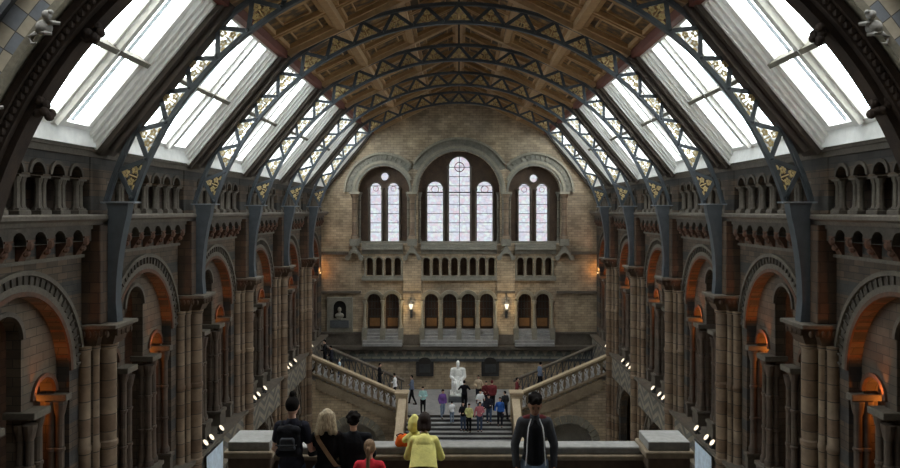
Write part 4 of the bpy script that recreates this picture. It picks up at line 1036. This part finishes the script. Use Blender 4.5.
# blond woman
Y = 9.05
pB, U, Hd, kB = person(px(327, Y), Y, FZ, 1.62, 3, 'woman with wavy blond hair in a black jacket seen from behind', 'cloth_black', 'cloth_lightjeans', 'hair_blond', near=True, hem=1.0, hairstyle='long', female=True,
       arms={-1: ((-.22, .08, 1.16), (-.14, .30, 1.10)), 1: ((.215, -.02, 1.13), (.225, .05, .88))}, bulk=.95)
m = MB()
m.loft([[tuple(Vector(U(p))+Vector(o)) for o in ((-.022, 0, -.012), (.022, 0, .012), (.022, -.008, .012), (-.022, -.008, -.012))] for p in ((-.13, -.07, 1.46), (-.10, -.125, 1.40), (-.02, -.135, 1.28), (.07, -.13, 1.14), (.13, -.09, 1.04), (.17, -.02, 1.0))])
m.build('shoulder_strap', 'cloth_tan', pB)
MB().lathe([(.185, .93), (.19, .95), (.19, .985), (.185, 1.0)], 0, -.01, 20, lambda a, b, c: (a*kB, b*kB*.72, c*kB)).build('belt', 'cloth_lightjeans', pB)
# dark-haired person in black
Y = 9.12
person(px(353.5, Y), Y, FZ, 1.57, 6, 'person with short dark curly hair, all in black, right of the blond woman', 'cloth_black', 'cloth_black', 'hair_dark', near=True, hairstyle='curly', arms={-1: ((-.26, .06, 1.15), (-.15, .32, 1.12)), 1: ((.27, .06, 1.15), (.18, .32, 1.12))}, bulk=1.12)
# girl in red
Y = 8.45
person(px(369.5, Y), Y, FZ, 1.43, -3, 'girl in a red t-shirt with a brown ponytail seen from behind', 'cloth_red', 'cloth_jeans', 'hair_lightbrown', near=True, sleeve=.42, hairstyle='pony', female=True, arms={-1: ((-.25, .04, 1.16), (-.14, .25, 1.08)), 1: ((.25, .04, 1.16), (.14, .25, 1.08))})
# woman in yellow leaning on the balustrade
Y = 8.95
pE, U, Hd, kE = person(px(424, Y), Y-.22, FZ, 1.66, 0, 'woman in a pale yellow jacket with dark brown hair leaning on the balustrade', 'cloth_yellow', 'cloth_navy', 'hair_brown', near=True, hem=1.16, hairstyle='bob', female=True, lean=30, head=(-6, 0), bulk=.84,
       arms={-1: ((-.22, .20, 1.25), (-.17, .43, 1.31)), 1: ((.22, .18, 1.24), (.20, .40, 1.28))})
Mc = MB(); ringsj = []
for z, a, b in ((1.06, .185, .145), (1.08, .182, .145), (1.16, .17, .13), (1.28, .16, .125), (1.38, .145, .105)):
    ringsj.append([tuple(U((a*cos(2*PI*i/24)*(1+.02*sin(i*3.1)), b*sin(2*PI*i/24)*(1+.03*sin(i*2.3+z*9))-.01, z))) for i in range(24)])
Mc.loft(ringsj); Mc.build('jacket_body', 'cloth_yellow', pE)
# child in the woman's arms
cY = 9.28
c_x = px(414.5, cY); t = thing('person', (c_x, cY, -3.20), 'small child in a yellow hood held up at the balustrade beside the woman in yellow', 'person')
blob('body', [('e', (0, 0, .46), (.062, .07, .085)), ('c', (0, 0, .1), (0, 0, .30), .075, .07), ('c', (0, 0, .3), (0, 0, .4), .035, .035), ('c', (-.07, 0, .30), (-.13, .07, .24), .03, .025), ('c', (.07, 0, .3), (.12, .07, .24), .03, .025), ('c', (-.13, .07, .24), (-.1, .14, .24), .022, .02), ('c', (.12, .07, .24), (.1, .14, .24), .022, .02)], 'skin_light', .012, t)
blob('yellow_hood', [('e', (0, -.01, .48), (.085, .085, .095)), ('e', (-.01, -.02, .43), (.08, .08, .07)), ('e', (.0, -.02, .55), (.045, .05, .05))], 'cloth_yellow', .012, t)
blob('jacket', [('c', (0, 0, .08), (0, 0, .30), .10, .09), ('c', (-.07, 0, .30), (-.13, .06, .24), .045, .04), ('c', (.07, 0, .30), (.12, .06, .24), .045, .04)], 'cloth_yellow', .012, t)
t = thing('person', (0, 0, 0), '', 'person') if False else None
ob = thing('bag', (px(403, 9.42), 9.50, -3.10), 'crumpled orange bag lying on the coping beside the woman in yellow', 'bag')
blob('pouch', [('e', (0, 0, .09), (.10, .07, .085)), ('e', (.03, .01, .07), (.075, .065, .07)), ('e', (-.06, 0, .05), (.055, .05, .05))], 'cloth_orange', .011, ob)
MB().tube([(-.06, 0, .12), (-.09, -.02, .16), (-.03, -.03, .185), (.03, 0, .15)], .009, 6).build('handle', 'cloth_darkred', ob)
# man facing us on the right
Y = 9.1
pF, U, Hd, kF = person(px(534.5, Y), Y, FZ, 1.82, 180, 'dark-haired man facing the viewer in an open grey jacket and black t-shirt', 'cloth_greyfab', 'cloth_lightjeans', 'hair_dark', 'skin_tan', near=True, hairstyle='messy', head=(24, 0), bulk=.84,
       arms={-1: ((-.235, -.01, 1.14), (-.225, .05, .90)), 1: ((.235, -.01, 1.14), (.225, .05, .90))})
blob('t_shirt', [('c', U((0, .045, 1.33)), U((0, .05, 1.0)), .092, .112), ('c', U((0, .03, 1.42)), U((0, .04, 1.33)), .06, .09), ('b', -.09, .09, .0, .10, .93*1.04, 1.05*1.04)], 'cloth_black', .011, pF)
for s in (-1, 1):
    m = MB(); m.tube([U((s*.05, .085, 1.47)), U((s*.085, .125, 1.38)), U((s*.10, .15, 1.25)), U((s*.105, .15, 1.10)), U((s*.12, .14, .93))], .007, 6); m.build('zip_edge', 'cloth_white', pF)
    blob('shoulder_yoke', [('c', U((s*.06, -.0, 1.455)), U((s*.12, .0, 1.437)), .05, .05)], 'cloth_darkred', .012, pF)

# visitors on the stairs and the landing
def vary(kw, x):
    rn = random.Random(int(x*10)); kw = dict(kw)
    if 'arms' not in kw:
        a = {}
        for s_ in (-1, 1):
            q = rn.random()
            a[s_] = ((s_*.235, -.04, 1.15), (s_*.20, .10, .92)) if q < .35 else (((s_*.25, .0, 1.16), (s_*.12, .22, 1.14)) if q < .7 else ((s_*.27, -.03, 1.17), (s_*.30, .1, .98)))
        kw['arms'] = a
    kw.setdefault('stride', rn.choice((0, .06, .14, -.1))); kw.setdefault('head', (rn.uniform(-5, 20), 0)); kw.setdefault('headturn', rn.uniform(-35, 35))
    return kw
def crowd(x, ytop, H, face, label, top, legs='cloth_navy', zfloor=None, yy=None, **kw):
    kk = (ytop-CY)/F; kw = vary(kw, x)
    if yy is None:
        y = (-LZ-H)/kk
        if y < 42: y = (-LZ+21-H)/(kk+.5)
        zf = LZ if y >= 42 else None
        if zf is None:
            i = int((42-y)/tread); zf = LZ-rise*(i+1)
    else: y = yy; zf = zfloor
    if zf is None: zf = -H-kk*y
    person(px(x, y), y, zf, H, face, label, 'cloth_'+top, legs, group='visitors on the landing and stairs', **kw)
def fl_z(X): return LZ+.155*(int((abs(X)-3.2)/.36)+1)
def onflight(x, y, H, face, label, top, **kw):
    X = px(x, y); kw = vary(kw, x); person(X, y, fl_z(X), H, face, label, 'cloth_'+top, group='visitors on the landing and stairs', **kw)
onflight(325, 44.3, 1.75, 90, 'person in dark clothes near the top of the left flight', 'black', legs='cloth_black', stride=.12)
onflight(331.5, 43.6, 1.68, 90, 'second person in dark clothes, just below the other dark figure on the left flight', 'navy', legs='cloth_black', stride=.1)
onflight(339.5, 43.4, 1.25, 90, 'child in a pale blue top on the left flight behind the dark pair', 'bluewhite', hair='hair_blond')
onflight(379.5, 44.6, 1.66, -90, 'woman in a black top with white below on the left flight', 'black', legs='cloth_black', female=True, stride=.15)
crowd(395, 377, 1.70, 90, 'person with a black backpack and pale shirt at the foot of the left flight', 'white', yy=44.6, zfloor=LZ+.12)
crowd(412, 375.5, 1.74, 80, 'man in a checked pale shirt with a black backpack walking on the landing', 'greyblue', 'cloth_black', stride=.2)
crowd(423, 386.5, 1.58, 180, 'person in a pale blue-green jacket facing the viewer on the landing edge', 'greenblue', 'cloth_black')
crowd(442.5, 387.5, 1.64, 200, 'person in a purple vest with white sleeves on the landing', 'purple', 'cloth_lightjeans', female=True)
crowd(452, 401, 1.25, 10, 'child dressed in white at the top of the central stair', 'white', 'cloth_lightjeans')
crowd(464.3, 380.5, 1.74, 0, 'man in a black top with raised elbows before the statue', 'black', 'cloth_black', arms={-1: ((-.33, .05, 1.22), (-.18, .2, 1.35)), 1: ((.33, .05, 1.22), (.18, .2, 1.35))})
crowd(478.5, 375.5, 1.68, 170, 'person in a pale pink top at the back of the group', 'beige', female=True)
crowd(486, 381, 1.68, 190, 'person in a dark red top behind the white shirt', 'darkred')
crowd(492, 380.5, 1.78, 0, 'broad person in a maroon shirt in the group right of the statue', 'maroon', 'cloth_black', bulk=1.2, hair='cloth_darkred')
crowd(480.2, 387.5, 1.62, 200, 'person in a white t-shirt in the middle of the group', 'white', 'cloth_jeans', sleeve=.45)
crowd(463.2, 400, 1.62, 160, 'girl in dark clothes on the stair below the statue', 'black', 'cloth_jeans', female=True, hairstyle='long')
crowd(469, 403, 1.58, 170, 'person with a yellow-green scarf on the central stair', 'yellowgreen', 'cloth_black', female=True, hair='hair_brown')
crowd(479.6, 400.5, 1.66, 185, 'person in a pink checked shirt on the central stair', 'pink', 'cloth_jeans')
crowd(489, 394, 1.66, 175, 'person in a dark blue jacket right of the pink shirt', 'navy', 'cloth_jeans')
crowd(500, 396, 1.66, 180, 'person in a bright blue open jacket on the stair near the right newel post', 'blue', 'cloth_navy')
crowd(505, 391, 1.60, 30, 'person in dark clothes close to the right newel post', 'charcoal')
onflight(517, 43.6, 1.62, -90, 'person in white and maroon just behind the right newel post', 'maroon')
onflight(540, 44.6, 1.72, -70, 'man in a grey-blue shirt climbing the right flight', 'greyblue', legs='cloth_black', stride=.15)
y_ = 42.7; person(px(569, y_), y_, GROUND, 1.72, 180, 'dark figure standing inside the arch below the right flight', 'cloth_black', 'cloth_black')
# ------------------------------------------------------------------ the white statue
t = thing('statue', (px(458, 45.4), 45.4, LZ), 'white marble statue of a seated bearded man on a grey plinth', 'statue'); t.scale = (.82, 1, 1)
MB().box(-.72, .72, -.75, .75, 0, .32).build('plinth', 'stone_slate', t, smooth=0, bevel=.02)
P = [('b', -.62, .62, -.68, .62, .34, .46), ('b', -.50, .50, -.1, .55, .46, 1.05), ('b', -.5, .5, .38, .55, 1.0, 1.75), ('c', (-.22, .1, 1.12), (-.25, -.48, 1.10), .19, .16), ('c', (.22, .1, 1.12), (.25, -.48, 1.10), .19, .16),
     ('c', (-.25, -.48, 1.06), (-.23, -.44, .56), .17, .14), ('c', (.25, -.48, 1.06), (.25, -.5, .56), .17, .14), ('c', (-.23, -.42, .52), (-.25, -.62, .51), .10, .08), ('c', (.25, -.48, .52), (.27, -.66, .51), .10, .08),
     ('e', (0, .12, 1.30), (.34, .26, .34)), ('e', (0, .12, 1.66), (.38, .25, .32)), ('c', (-.34, .12, 1.84), (.34, .12, 1.84), .15, .15), ('c', (-.44, .1, 1.82), (-.52, .02, 1.42), .15, .12), ('c', (.44, .1, 1.82), (.52, .02, 1.42), .15, .12),
     ('c', (-.52, .0, 1.42), (-.30, -.32, 1.32), .11, .09), ('c', (.52, .0, 1.42), (.26, -.34, 1.32), .11, .09), ('e', (-.25, -.38, 1.32), (.09, .1, .06)), ('e', (.22, -.4, 1.32), (.09, .1, .06)), ('c', (0, .1, 1.9), (0, .06, 2.08), .12, .11),
     ('e', (0, .04, 2.24), (.15, .175, .20)), ('e', (0, -.08, 2.10), (.12, .10, .15)), ('e', (0, -.14, 2.23), (.03, .05, .05)), ('c', (0, -.3, 1.15), (0, -.4, .7), .12, .2)]
so = blob('figure', P, 'marble', .03, t, 3)
